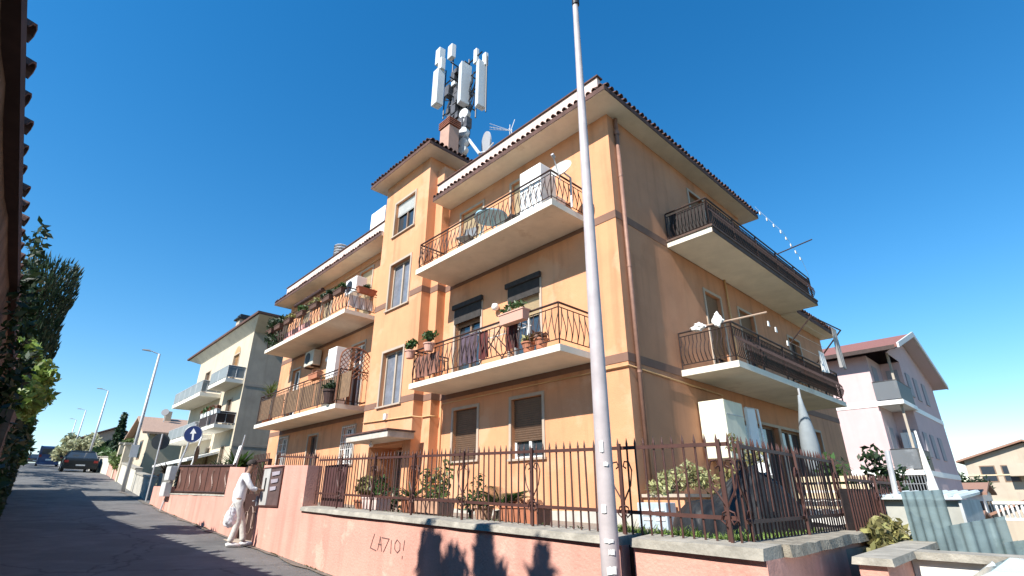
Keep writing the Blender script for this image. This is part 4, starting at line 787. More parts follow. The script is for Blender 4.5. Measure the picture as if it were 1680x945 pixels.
for k in range(1700):
    x = rng.uniform(-3.6, -2.15); y = 4.72 + abs(rng.gauss(0, .22)); a = rng.uniform(0, 2 * PI); z = cz(x) + .05; blade(m, (x, y, z), (math.cos(a) * .5, math.sin(a) * .5, 1), rng.uniform(.07, .22) * (.6 + .5 * math.sin(x * 5) ** 2), .013, rng.uniform(.2, .8), 3)
for k in range(500):
    y = rng.uniform(4.9, 7.6); x = -2.35 - abs(rng.gauss(0, .15)); a = rng.uniform(0, 2 * PI); blade(m, (x, y, -.40), (math.cos(a) * .5, math.sin(a) * .5, 1), rng.uniform(.06, .18), .012, .5, 3)
tag(m.build('grass', mat('leaf_grass', (.16, .24, .045), .5, leaf=True), origin=(-2.8, 4.8, -.4)), 'short green weeds and grass along the inside of the corner fence', 'grass', kind='stuff')
m = MB(); rng = random.Random(71)
for k in range(260):
    x = rng.uniform(-10, -3.6); a = rng.uniform(0, 2 * PI); blade(m, (x, 4.8 + abs(rng.gauss(0, .08)), cz(x) + .05), (math.cos(a), math.sin(a) * .6, .9), rng.uniform(.08, .2), .02, .6, 3)
tag(m.build('ground_cover', L_MD, origin=(-7, 4.8, -.4)), 'low green leaves along the inner edge of the front coping', 'ground cover', kind='stuff')
# planter ledge along the side wall, louvred box in front of it
t = thing('planter_ledge', (-4.85, 9.2, -.6), 'cream masonry ledge along the foot of the side wall', 'ledge'); m = MB(); m.box(XS + .035, -4.5, 8.12, 9.9, -.6, .02); m.build('ledge_wall', PL, t); m = MB(); m.box(XS + .035, -4.45, 8.07, 9.95, .02, .07); m.build('ledge_top', TRIM, t)
t = thing('utility_box', (-4.85, 7.85, -.6), 'pale blue grey utility box with white louvres below the bright bush', 'utility box'); m = MB(); m.box(-5.15, -4.62, 7.75, 8.05, -.6, -.06); m.build('case', mat('utility_blue', (.38, .45, .5), .6, var=.12), t, bevel=.01)
for i, x in enumerate((-5.05, -4.82)):
    m = MB(); 
    for k in range(3): m.box(x, x + .17, 7.735, 7.75, -.32 + k * .07, -.29 + k * .07)
    m.build('louvre', WHITED, t)
# metal cabinet hung on the side wall
CAB = mat('cabinet_cream', (.72, .70, .55), .55, var=.08, scale=4, streak=.25)
t = thing('wall_cabinet', (-5.0, 10.9, 1.0), 'large cream metal cabinet fixed to the side wall under the balcony', 'cabinet'); m = MB(); m.box(XS + .03, -4.70, 10.55, 11.45, .75, 1.92); m.build('case', CAB, t, bevel=.015); m = MB(); m.box(-4.70, -4.69, 10.6, 11.4, 1.62, 1.635); m.build('seam', GALV, t)
t = thing('plastic_board', (-4.5, 11.8, .6), 'white curved plastic panel standing beside the cream cabinet', 'panel'); m = MB(); pts = [(-4.72 + .22 * s_ - .1 * s_ * s_, 11.55 + .25 * s_) for s_ in [k / 8 for k in range(9)]]
for (a, b), (c, d) in zip(pts, pts[1:]): m.hexa([(a, b, .6), (c, d, .6), (c + .02, d, .6), (a + .02, b, .6), (a, b, 1.85), (c, d, 1.8), (c + .02, d, 1.8), (a + .02, b, 1.85)])
m.build('sheet', WHITE, t); m = MB(); m.tube([(-4.68, 11.58, .5), (-4.68, 11.58, 1.86), (-4.55, 11.85, 1.82), (-4.53, 11.9, .5)], .025, 6); m.build('panel_frame', WHITED, t)
# closed parasol
t = thing('closed_parasol', (-4.0, 13.0, -.56), 'closed pale grey parasol leaning in the side yard', 'parasol')
m = MB(); m.tube([(-4.05, 13.2, -.5), (-3.95, 12.9, 2.35)], .025, 8); m.build('pole', GALV, t)
m = MB(); pts = [(-4.02 + .05 * s_, 13.1 - .18 * s_, .45 + 1.75 * s_) for s_ in [k / 8 for k in range(9)]]; m.tube(pts, [.11, .16, .185, .19, .17, .14, .10, .06, .03], 9); m.build('canopy', mat('parasol_grey', (.24, .27, .29), .85, var=.08, scale=6), t, smooth=True)
m = MB(); m.cyl((-4.05, 13.2, -.56), .28, .1, 16); m.build('base', SMETAL, t)
# covered scooter
TARP = mat('tarp_black', (.010, .011, .012), .6, var=.25, scale=5, bump=.5, bscale=12)
t = thing('covered_scooter', (-3.45, 7.6, -.6), 'motor scooter under a black rain cover behind the corner fence', 'scooter'); bm = bmesh.new(); bmesh.ops.create_icosphere(bm, subdivisions=5, radius=1); rng = random.Random(4)
prof_s = [(-1, .5), (-.75, .62), (-.4, .55), (-.1, .78), (.15, .95), (.35, 1.02), (.6, .88), (.85, .7), (1, .6)]
m = MB()
for v in bm.verts:
    x, y, z = v.co; h = .5
    for (a, ha), (b, hb) in zip(prof_s, prof_s[1:]):
        if a <= x <= b: h = ha + (hb - ha) * (x - a) / (b - a)
    r = math.sqrt(max(0, 1 - x * x)) ; ff = (abs(y) / max(r, 1e-4)); zz = max(z, 0) if z > 0 else 0
    top = h * (max(z, -.0) ** .45 if z > 0 else 0); fold = .02 * math.sin(x * 21 + y * 5) * (1 - min(1, top / h)) + .012 * math.sin(y * 25 + x * 9)
    ln = .98 * x; wd = (y / max(r, .2)) * .36 * (1 - .35 * top) * min(1, r * 2.2) + fold
    m.v.append((-3.4 + ln * .55 + wd * .8, 7.6 + ln * .8 - wd * .55, -.55 + top + fold * .5))
bm.verts.ensure_lookup_table()
m.f = [tuple(v.index for v in f.verts) for f in bm.faces]; bm.free(); m.build('cover', TARP, t, smooth=True)
for s_ in (-.62, .66):
    m = MB(); cx, cy = -3.4 + s_ * .55, 7.6 + s_ * .8; m.tube([(cx - .05, cy + .035, -.32), (cx + .05, cy - .035, -.32)], .24, 18); m.build('wheel', SMETAL, t)
m = MB(); m.tube([(-3.45, 8.05, .42), (-3.35, 7.95, .35), (-2.95, 7.85, .30)], .02, 5); m.build('handlebar', GALV, t)
m = MB(); m.disc((-3.05, 7.75, .40), (.3, -1, 0), .07, .02, 14); m.build('mirror', WHITE, t)
cloth(-3.6, -2.9, 10.6, -.4, .15, F_WHT, 'white sheet hanging low in the side yard behind the fence', 31, name='hanging_sheet'); 
t = thing('garden_bench', (-2.9, 10.0, -.56), 'pale slatted bench seen through the side fence', 'bench'); m = MB()
for k in range(4): m.box(-3.5, -2.4, 9.85 + k * .1, 9.93 + k * .1, -.15, -.12)
m.build('seat', SHUTC, t); m = MB()
for k in range(3): m.box(-3.5, -2.4, 10.27, 10.3, .0 + k * .13, .09 + k * .13)
m.build('backrest', SHUTC, t)
for x in (-3.4, -2.5): 
    for y in (9.9, 10.2): m = MB(); m.box(x - .03, x + .03, y - .03, y + .03, -.56, -.15); m.build('leg', IROND, t)
# laundry on the side balconies
t = thing('laundry_rod', (-3.9, 10.2, 3.3), 'long rod sticking out of the near end of the lower side balcony', 'rod'); m = MB(); m.tube([(-4.7, 10.2, 3.42), (-3.6, 10.8, 3.6)], .02, 6); m.build('rod', mat('rod_tan', (.4, .28, .2), .6), t)
def lump(x, y, z, a, b, c, label, seed):
    bm = bmesh.new(); bmesh.ops.create_icosphere(bm, subdivisions=4, radius=1); m = MB(); rng = random.Random(seed); p = [rng.uniform(0, 6) for _ in range(6)]
    for v in bm.verts:
        u, v_, w_ = v.co; k = 1 + .25 * math.sin(4 * u + p[0] + 4 * w_) + .1 * math.sin(11 * w_ + p[4]) + .10 * math.sin(9 * v_ + p[1]) + .07 * math.sin(15 * w_ + 6 * u + p[2]) - .25 * (w_ > .2) * w_
        m.v.append((x + u * a * k, y + v_ * b * k, z + w_ * c * (1 + .1 * math.sin(7 * u + p[3]))))
    m.f = [tuple(v.index for v in f.verts) for f in bm.faces]; bm.free(); return tag(m.build('rag', F_WHT, smooth=True), label, 'laundry')
lump(-4.78, 10.1, 3.40, .15, .07, .10, 'bunched white cloth at the wall end of the lower side balcony rail', 22)
lump(-4.35, 10.1, 3.46, .10, .06, .17, 'tall white cloth knotted on the short side of the lower side balcony', 23)
t = thing('clothes_airer', (-3.9, 14.0, 3.3), 'dark pull-out clothes frame on the rail of the lower side balcony', 'drying rack'); m = MB(); m.tube([(-3.98, 12.9, 3.34), (-3.3, 12.7, 3.9), (-3.2, 14.6, 3.95), (-3.98, 14.9, 3.3)], .02, 5); m.build('arm', IROND, t)
m = MB()
for k in range(3): m.tube([(-3.9 + .2 * k, 12.85, 3.42 + .17 * k), (-3.85 + .2 * k, 14.8, 3.42 + .17 * k)], .004, 4)
m.build('line', WHITED, t)
cloth(14.1, 14.5, -3.28, 2.95, 3.95, mat('fabric_grey', (.42, .38, .35), .95, var=.15), 'grey towel hanging from the far side of the laundry frame', 24, name='towel', axis='y')
cloth(13.6, 14.0, -3.55, 2.8, 3.3, F_WHT, 'white shirt hanging below the grey towel', 25, name='shirt', axis='y', taper=-.2)
for i, (y, z) in enumerate(((11.6, 3.55), (12.0, 3.5), (12.6, 3.3))): m = MB(); m.hexa([(-3.9, y, z), (-3.9, y + .1, z), (-3.88, y + .1, z), (-3.88, y, z), (-3.9, y + .02, z + .12), (-3.9, y + .08, z + .12), (-3.88, y + .08, z + .12), (-3.88, y + .02, z + .12)]); tag(m.build('small_cloth', F_WHT), ['nearest', 'middle', 'farthest'][i] + ' of three small white cloths above the lower side balcony rail', 'laundry', 'small cloths on the side balcony line')
m = MB(); m.tube([(-4.18, 14.2, 6.3), (-3.3, 14.5, 6.55)], .018, 5); tag(m.build('flag_rod', IROND), 'thin rod projecting from the top side balcony rail', 'rod')
m = MB(); m.tube([(-4.6, 14.6, 8.2), (-4.2, 15.3, 7.45), (-4.15, 16.4, 6.9), (-4.18, 16.9, 6.45)], .004, 4); lo = m.build('clothes_line', WHITED); tag(lo, 'thin line strung from the eave over the top side balcony', 'line')
for k in range(8): s_ = (k % 4 + .7) / 4; q = Vector((-4.6, 14.6, 8.17)).lerp(Vector((-4.2, 15.3, 7.43)), s_) if k < 4 else Vector((-4.2, 15.3, 7.43)).lerp(Vector((-4.15, 16.4, 6.88)), s_); m = MB(); m.box(q.x - .01, q.x + .01, q.y - .035, q.y + .035, q.z - .1, q.z - .01); tag(m.build('clothes_peg', F_WHT), 'small white peg on the thin line over the top side balcony', 'clothes peg', 'pegs on the clothes line')

# ------------------------------------------------------------------ lamp post in front and its stickers
t = thing('street_lamp', (-3.04, 4.1, -1.52), 'tall pale grey lamp post with torn stickers standing against the garden wall', 'lamp post')
m = MB(); zs = [-1.7, -.3, 1.5, 3.5, 5.5, 7.2, 8.6]; m.tube([(-3.05 + .005 * i, 4.1, z) for i, z in enumerate(zs)], [.088, .083, .072, .056, .041, .034, .03], 20); m.build('pole', POLE, t, smooth=True)
m = MB(); m.tube([(-3.02, 4.1, 6.28), (-3.02, 4.1, 6.42)], .05, 14); m.build('collar', SMETAL, t)
m = MB(); m.tube([(-3.02, 4.1, 8.5), (-3.1, 3.6, 8.8), (-3.2, 2.9, 8.9)], .03, 8); m.build('arm', GALV, t); m = MB(); m.hexa([(-3.35, 2.3, 8.86), (-3.1, 2.3, 8.86), (-3.1, 2.95, 8.86), (-3.35, 2.95, 8.86), (-3.3, 2.35, 8.96), (-3.15, 2.35, 8.96), (-3.12, 2.95, 8.98), (-3.33, 2.95, 8.98)]); m.build('lamp_head', GALV, t)
STK = mat('sticker_paper', (.75, .75, .72), .7, var=.12, scale=30)
rng = random.Random(2)
for z, h, a0, wd in ((-.78, .05, -1.25, .8), (-.70, .03, -1.35, .7), (-.60, .06, -1.2, .9), (-.45, .04, -1.1, .6), (-.36, .035, -1.3, .9), (-.12, .07, -1.6, .5), (.40, .10, -1.45, .4), (.28, .03, -1.1, .5), (-.95, .06, -1.3, .9)):
    m = MB(); n = 6; r = .0925 - .003 * (z + .3); vs_ = []
    for k in range(n + 1):
        a = a0 + wd * (k / n - .5) + .35
        for zz in (z, z + h): vs_.append((-3.047 + r * math.cos(a), 4.1 + r * math.sin(a), zz + rng.uniform(-.006, .006)))
    m.add(vs_, [(2 * k, 2 * k + 2, 2 * k + 3, 2 * k + 1) for k in range(n)]); m.build('sticker', STK, t)

# ------------------------------------------------------------------ street lamps and signs up the road
def lamp(x, y, top, label, arm=.42):
    zb = prof(x); t = thing('street_lamp', (x, y, zb), label, 'street lamp'); m = MB(); m.tube([(x, y, zb - .3), (x, y, top)], [.09, .05], 10); m.build('pole', GALV, t, smooth=True)
    m = MB(); m.tube([(x, y, top - .02), (x - .1, y - arm, top + .12)], .022, 6); m.build('arm', GALV, t)
    m = MB(); m.hexa([(x - .18, y - arm - .32, top + .09), (x - .02, y - arm - .32, top + .09), (x - .02, y - arm + .05, top + .08), (x - .18, y - arm + .05, top + .08), (x - .15, y - arm - .3, top + .13), (x - .05, y - arm - .3, top + .13), (x - .05, y - arm, top + .15), (x - .15, y - arm, top + .15)]); m.build('lamp_head', mat('lamp_head_grey', (.3, .3, .3), .5), t)
lamp(-30, 4.42, 6.65, 'nearest of the street lamps standing up the hill, in front of the concrete wall'); lamp(-50, 4.75, 7.68, 'second street lamp up the hill, rising behind the dark car'); lamp(-71, 5.35, 8.65, 'third street lamp up the hill, above the pale bush'); lamp(-96, 6.5, 10.3, 'farthest thin street lamp at the top of the road')
m = MB(); m.box(-29.86, -29.84, 4.28, 4.58, 1.75, 2.3); tag(m.build('notice', WHITED), 'white notice fixed on the nearest street lamp up the hill', 'notice')
def disc_sign(loc, face, r, mt, label, top, base, pm=GALV, arrow=False, name='traffic_sign', ring=None):
    c = Vector(loc); n = Vector(face).normalized(); t = thing(name, base, label, 'road sign'); m = MB(); m.tube([base, top], .028, 8); m.build('pole', pm, t)
    m = MB(); m.disc(c + n * .045, n, r, .012, 28); d = m.build('disc', mt, t)
    m = MB(); a = n.cross(Vector((0, 0, 1))).normalized(); u = a.cross(n)
    if u.z < 0: u = -u
    m.tube([c + n * .045 + (a * math.cos(k * PI / 14) + u * math.sin(k * PI / 14)) * (r - .012) + n * .004 for k in range(29)], .008, 4); m.build('rim', GALV, d)
    if arrow:
        o = c + n * .054; tl = -.10; T = lambda x, z: o + (a * (x * math.cos(tl) - z * math.sin(tl)) + u * (x * math.sin(tl) + z * math.cos(tl))) * r
        pts = [(-.10, -.7), (.10, -.7), (.10, .05), (.34, .05), (0, .68), (-.34, .05), (-.10, .05)]
        m = MB(); m.prism([T(x, z) for x, z in pts], n * .004); m.build('arrow', WHITE, d)
    return t
disc_sign((-21.15, 4.72, 2.09), (1, -.35, 0), .29, BLUE, 'round blue sign with a white upward arrow on a leaning pole', (-21.2, 4.76, 2.45), (-21.4, 4.3, -.5), arrow=True)
disc_sign((-25.0, 4.5, 2.1), (-1, .15, 0), .31, mat('sign_back', (.045, .05, .05), .5, var=.2), 'round sign seen from its dark back on a straight pole', (-25.0, 4.5, 2.4), (-25.0, 4.5, -.2))
disc_sign((-20.9, 4.95, 1.42), (-.5, -1, 0), .28, mat('sign_back', (.045, .05, .05), .5), 'dark disc on a short thin pole just behind the blue arrow sign', (-20.9, 4.95, 2.0), (-21.1, 4.75, .2), pm=WHITE)

# ------------------------------------------------------------------ the man at the gate
def skin(name, joints, edges, mt, parent, sub=2, root=0):
    me = bpy.data.meshes.new(name); me.from_pydata([j[:3] for j in joints], edges, []); me.materials.append(mt); o = bpy.data.objects.new(name, me); COL.objects.link(o); o.parent = parent
    md = o.modifiers.new('skin', 'SKIN'); md.use_smooth_shade = True
    if not me.skin_vertices: 
        me.attributes.new('skin', 'FLOAT', 'POINT') if False else None
    lay = me.skin_vertices[0] if me.skin_vertices else None
    if lay:
        for i, j in enumerate(joints): r = j[3]; lay.data[i].radius = (r if isinstance(r, tuple) else (r, r)); lay.data[i].use_root = (i == root)
    s_ = o.modifiers.new('subdiv', 'SUBSURF'); s_.levels = sub; s_.render_levels = sub
    return o
SKIN = mat('skin', (.26, .14, .09), .6)
P = thing('person', (-12.72, 3.98, prof(-12.72) + .01), 'man in white shirt and white trousers reaching for the gate, holding a white bag', 'person', rz=R(-14))
J = [(0, 0, .93, .095), (0, .01, 1.12, .085), (0, .05, 1.32, .095), (0, .085, 1.43, (.07, .06)), (0, .12, 1.50, (.052, .055)), (0, .145, 1.56, (.068, .08)), (0, .16, 1.63, (.076, .09)), (0, .15, 1.69, (.055, .065))]
E_ = [(i, i + 1) for i in range(7)]
def chain(start, pts):
    p = start
    for q in pts: J.append(q); E_.append((p, len(J) - 1)); p = len(J) - 1
    return p
w1 = chain(2, [(.15, .06, 1.37, .055), (.195, .10, 1.30, .05), (.225, .22, 1.12, .038), (.17, .42, 1.10, .026), (.16, .49, 1.10, (.03, .018))])
for dx, l in ((-.028, .055), (-.01, .07), (.009, .065), (.026, .05)): chain(w1, [(.16 + dx, .53, 1.10, .0095), (.16 + dx, .53 + l * .6, 1.085, .008), (.16 + dx, .53 + l, 1.06, .007)])
chain(w1 - 0, [(.12, .47, 1.085, .010), (.10, .50, 1.07, .008)])
w2 = chain(2, [(-.15, .04, 1.37, .055), (-.20, .01, 1.28, .05), (-.23, -.07, 1.06, .038), (-.22, -.06, .84, .026), (-.22, -.05, .77, (.02, .03))])
for dy, l in ((-.028, .05), (-.01, .07), (.009, .065), (.026, .055)): chain(w2, [(-.22, -.05 + dy, .72, .0095), (-.205, -.05 + dy, .72 - l * .7, .008), (-.18, -.05 + dy, .73 - l, .007)])
chain(w2, [(-.20, -.01, .76, .010), (-.185, .0, .72, .008)])
chain(0, [(.09, .0, .86, .085), (.10, .07, .50, .052), (.10, -.03, .11, .034), (.10, .02, .05, .034), (.10, .12, .035, .03)])
chain(0, [(-.09, .0, .86, .085), (-.10, .16, .50, .052), (-.10, .24, .11, .034), (-.10, .29, .05, .034), (-.10, .39, .035, .03)])
skin('body', J, E_, SKIN, P)
m = MB(); n = 10
for i in range(n): pass
def ell(c, r, a0=0.0, a1=PI, nn=14):
    m = MB(); m.lathe(c, [(max(.0001, math.sin(a0 + (a1 - a0) * i / 10)) , math.cos(a0 + (a1 - a0) * i / 10)) for i in range(11)], nn)
    m.v = [(c[0] + (x - c[0]) * r[0], c[1] + (y - c[1]) * r[1], c[2] + (z - c[2]) * r[2]) for x, y, z in m.v]; return m
ell((0, .138, 1.652), (.088, .106, .095), 0, 1.8).build('hair', mat('hair_dark', (.03, .022, .018), .8, bump=.6), P, world=False, smooth=True)
m = MB(); m.tube([(0, .235, 1.645), (0, .262, 1.60), (0, .24, 1.595)], [.008, .014, .010], 6); m.build('nose', SKIN, P, world=False)
for s_ in (-1, 1):
    m = MB(); m.tube([(s_ * .074, .14, 1.645), (s_ * .084, .135, 1.62), (s_ * .076, .14, 1.59)], [.008, .014, .007], 6); m.build('ear', SKIN, P, world=False)
    m = MB(); m.disc((s_ * .03, .234, 1.645), (0, 1, 0), .009, .008, 8); m.build('eye', SMETAL, P, world=False)
m = MB(); m.tube([(-.022, .232, 1.565), (.022, .232, 1.565)], .006, 5); m.build('mouth', mat('lips', (.3, .12, .1), .6), P, world=False)
SHIRT = mat('shirt_white', (.74, .74, .74), .9, var=.06, scale=9, bump=.8, bscale=10)
sh = [(0, .0, .80, .15), (0, .005, 1.0, .135), (0, .02, 1.15, .13), (0, .05, 1.33, .14), (0, .08, 1.44, (.075, .07)), (.16, .06, 1.38, .072), (.205, .10, 1.29, .066), (.23, .21, 1.13, .055), (.20, .32, 1.115, .046), (-.16, .04, 1.38, .072), (-.21, .01, 1.27, .066), (-.235, -.07, 1.07, .055), (-.23, -.066, .95, .046)]
skin('shirt', sh, [(0, 1), (1, 2), (2, 3), (3, 4), (3, 5), (5, 6), (6, 7), (7, 8), (3, 9), (9, 10), (10, 11), (11, 12)], SHIRT, P)
TRS = mat('trousers_white', (.55, .53, .49), .9, var=.06, scale=9, bump=.9, bscale=9)
tr = [(0, 0, 1.0, .115), (0, 0, .88, .135), (.09, .0, .80, .105), (.105, .07, .50, .072), (.10, .02, .25, .066), (.10, -.03, .08, .07), (-.09, .01, .80, .105), (-.105, .16, .50, .072), (-.10, .21, .25, .066), (-.10, .24, .08, .07)]
skin('trousers', tr, [(0, 1), (1, 2), (2, 3), (3, 4), (4, 5), (1, 6), (6, 7), (7, 8), (8, 9)], TRS, P)
for x, y in ((.10, .0), (-.10, .27)):
    m = MB(); m.tube([(x, y - .09, .04), (x, y - .04, .05), (x, y + .08, .045), (x, y + .17, .032), (x, y + .19, .03)], [.03, .045, .045, .035, .015], 8); m.v = [(a, b, max(0.0, c)) for a, b, c in m.v]; m.build('shoe', WHITED, P, world=False, smooth=True)
bag = thing('plastic_bag', (-12.98, 3.86, -.62), 'white plastic carrier bag hanging from the man\'s rear hand', 'bag')
bm = bmesh.new(); bmesh.ops.create_icosphere(bm, subdivisions=4, radius=1); m = MB()
for v in bm.verts:
    x, y, z = v.co; k = .8 + .25 * (-z); m.v.append((-12.42 + x * .07 * k + .012 * math.sin(9 * z + 4 * y), 3.80 + y * .14 * k + .015 * math.sin(7 * x + 11 * z), -.36 + z * .2 + .01 * math.sin(13 * y)))
m.f = [tuple(v.index for v in f.verts) for f in bm.faces]; bm.free(); m.build('bag_body', mat('bag_white', (.76, .76, .76), .4, var=.05, bump=.8, bscale=14), bag, smooth=True)
m = MB(); m.tube([(-12.42, 3.74, -.2), (-12.42, 3.80, -.08), (-12.42, 3.87, -.2)], .01, 5); m.build('handle', WHITED, bag)

# ------------------------------------------------------------------ vehicles
def car(name, label, loc, rz, Lg, W, H, paint, cat='car', van=False):
    t = thing(name, loc, label, cat, rz=rz); hl = Lg / 2; hw = W / 2
    if van: side = [(-hl, .35), (-hl, H * .96), (-hl + .15, H), (hl - 1.0, H), (hl - .55, H * .62), (hl, H * .52), (hl, .35)]
    else: side = [(-hl, .38), (-hl + .02, H * .58), (-hl + .12, H * .66), (-hl * .72, H * .70), (hl * .45, H * .66), (hl - .1, H * .52), (hl, H * .42), (hl, .30)]
    m = MB(); n = len(side); vs_ = []
    for y, k in ((-hw * .93, .97), (-hw, 1), (hw, 1), (hw * .93, .97)):
        for x, z in side: vs_.append((x * (1 if abs(y) < hw else .985), y, z if abs(y) < hw - .001 else z * .985))
    m.add(vs_, [(j * n + i, j * n + (i + 1) % n, (j + 1) * n + (i + 1) % n, (j + 1) * n + i) for j in range(3) for i in range(n)] + [tuple(range(n)), tuple(range(3 * n, 4 * n))[::-1]])
    m.build('body', paint, t, world=False, bevel=.03, smooth=False)
    if not van:
        a = [(-hl * .78, H * .66), (-hl * .5, H * .96), (hl * .12, H * .96), (hl * .45, H * .64)]
        m = MB(); m.add([(x, s_ * hw * (.93 if z < H * .8 else .72), z) for s_ in (-1, 1) for x, z in a], [(0, 1, 2, 3), (7, 6, 5, 4), (0, 4, 5, 1), (1, 5, 6, 2), (2, 6, 7, 3)]); m.build('window', GLASS, t, world=False)
        m = MB(); m.hexa([(-hl * .53, -hw * .73, H * .945), (hl * .14, -hw * .73, H * .945), (hl * .14, hw * .73, H * .945), (-hl * .53, hw * .73, H * .945), (-hl * .45, -hw * .6, H), (hl * .06, -hw * .6, H), (hl * .06, hw * .6, H), (-hl * .45, hw * .6, H)]); m.build('roof', paint, t, world=False, bevel=.02)
        for s_ in (-1, 1):
            for a_, b_ in ((-hl * .5, -hl * .78), (-hl * .18, -hl * .18), (hl * .12, hl * .45)): m = MB(); m.tube([(a_, s_ * hw * .73, H * .96), (b_, s_ * hw * .935, H * .655)], .025, 5); m.build('roof_pillar', paint, t, world=False)
    else:
        m = MB(); m.box(-hl - .01, -hl, -hw * .75, hw * .75, H * .6, H * .85); m.build('window', GLASS, t, world=False)
    for sx in (-hl * .62, hl * .62):
        for s_ in (-1, 1):
            m = MB(); m.tube([(sx, s_ * (hw - .18), .31), (sx, s_ * (hw + .01), .31)], .31, 18); wh = m.build('wheel', SMETAL, t, world=False); m = MB(); m.tube([(sx, s_ * (hw + .005), .31), (sx, s_ * (hw + .02), .31)], .18, 12); m.build('rim', GALV, wh, world=False)
    for s_ in (-1, 1): m = MB(); m.box(-hl - .02, -hl + .03, s_ * hw * .82 - .12, s_ * hw * .82 + .12, H * .46, H * .57); m.build('tail_light', mat('tail_red', (.3, .015, .012), .3), t, world=False); m = MB(); m.box(hl - .05, hl + .01, s_ * hw * .75 - .15, s_ * hw * .75 + .15, H * .38, H * .46); m.build('headlight', WHITED, t, world=False)
    m = MB(); m.box(-hl - .015, -hl, -.26, .26, H * .30, H * .38); m.build('number_plate', WHITED, t, world=False); m = MB(); m.box(-hl - .05, -hl + .05, -hw * .95, hw * .95, .26, .46); m.build('bumper', paint, t, world=False, bevel=.02)
    for s_ in (-1, 1): m = MB(); m.box(hl * .30, hl * .30 + .1, s_ * hw, s_ * (hw + .17), H * .64, H * .73); m.build('mirror', paint, t, world=False)
    return t
slope = math.atan(.06)
c = car('parked_car', 'dark hatchback parked on the right side of the street up the hill', (-50.5, 4.35, prof(-50.5)), PI, 4.2, 2.0, 1.45, mat('paint_dark_green', (.006, .008, .008), .45)); c.rotation_euler = (0, R(-4), R(178))
c = car('parked_van', 'dark blue van on the street beyond the dark hatchback', (-84, 4.25, prof(-84)), PI, 5.2, 2.0, 2.3, mat('paint_blue', (.02, .06, .16), .3, coat=1), 'van', van=True); c.rotation_euler = (0, R(-4), R(178))
c = car('distant_car', 'small dark car at the far left top of the street', (-112, 4.1, prof(-112)), PI, 4.2, 1.8, 1.4, mat('paint_black', (.015, .015, .02), .3, coat=1)); c.rotation_euler = (0, R(-3), R(180))
c = car('distant_car', 'red car parked between the blue van and the dark hatchback', (-66, 5.2, prof(-66)), PI, 4.0, 1.7, 1.4, mat('paint_red', (.2, .02, .02), .3, coat=1)); c.rotation_euler = (0, R(-4), R(178))
car('white_car', 'white car parked at the corner, only its roof showing at the bottom right', (.45, 4.5, -1.82), R(0), 4.1, 1.7, 1.46, mat('paint_white', (.78, .8, .76), .25, coat=1))

# ------------------------------------------------------------------ high old wall on the left with tile coping
t = thing('old_garden_wall', (-3, -.7, -1.6), 'high dark stone wall close by on the left, capped with roof tiles', 'wall')
xa, xb = 6.0, -24.0; ya = lambda x: -.69 - .03 * x if x < 0 else -.69; zt_ = lambda x: 2.33 if x > -8 else 2.33 + .045 * (x + 8)
m = MB(); n = 70; vs_ = []
rng = random.Random(6)
for i in range(n + 1):
    x = xa + (xb - xa) * i / n
    for k in range(7): z = -2.1 + (zt_(x) + 2.1) * k / 6; vs_.append((x, ya(x) + rng.uniform(-.02, .012), z))
m.add(vs_, [(i * 7 + j, i * 7 + j + 1, (i + 1) * 7 + j + 1, (i + 1) * 7 + j) for i in range(n) for j in range(6)])
m.hexa([(xa, -1.2, -2.1), (xa, -.76, -2.1), (-8, -.52, -2.1), (-8, -1.2, -2.1), (xa, -1.2, 2.33), (xa, -.76, 2.33), (-8, -.52, 2.33), (-8, -1.2, 2.33)]); m.hexa([(-8, -1.2, -2.1), (-8, -.52, -2.1), (xb, -.04, -2.1), (xb, -.9, -2.1), (-8, -1.2, 2.33), (-8, -.52, 2.33), (xb, -.04, zt_(xb)), (xb, -.9, zt_(xb))])
m.build('stonework', STONE, t); m = MB()
for a_, b_ in ((xa, 0), (0, -8), (-8, xb)):
    za_, zb_ = zt_(a_), zt_(b_); ea, eb = ya(a_) + .072, ya(b_) + .072
    m.hexa([(a_, -1.15, za_), (b_, -1.0, zb_), (b_, eb, zb_), (a_, ea, za_), (a_, -1.15, za_ + .09), (b_, -1.0, zb_ + .09), (b_, eb, zb_ + .09), (a_, ea, za_ + .09)])
m.build('cornice', mat('old_cornice', (.05, .03, .025), .95, var=.4), t)
m = MB(); kw = dict(ln=.5, sp=.36, r=.08, rng=rng); tiles(m, (0, -.638, 2.44), (-8, -.398, 2.44), (0, -1, 0), R(16), **kw); tiles(m, (-8, -.398, 2.44), (xb, .082, zt_(xb) + .125), (0, -1, 0), R(16), **kw); tiles(m, (xa, -.638, 2.44), (0, -.638, 2.44), (0, -1, 0), R(16), **kw); m.build('coping_tiles', TILED, t)
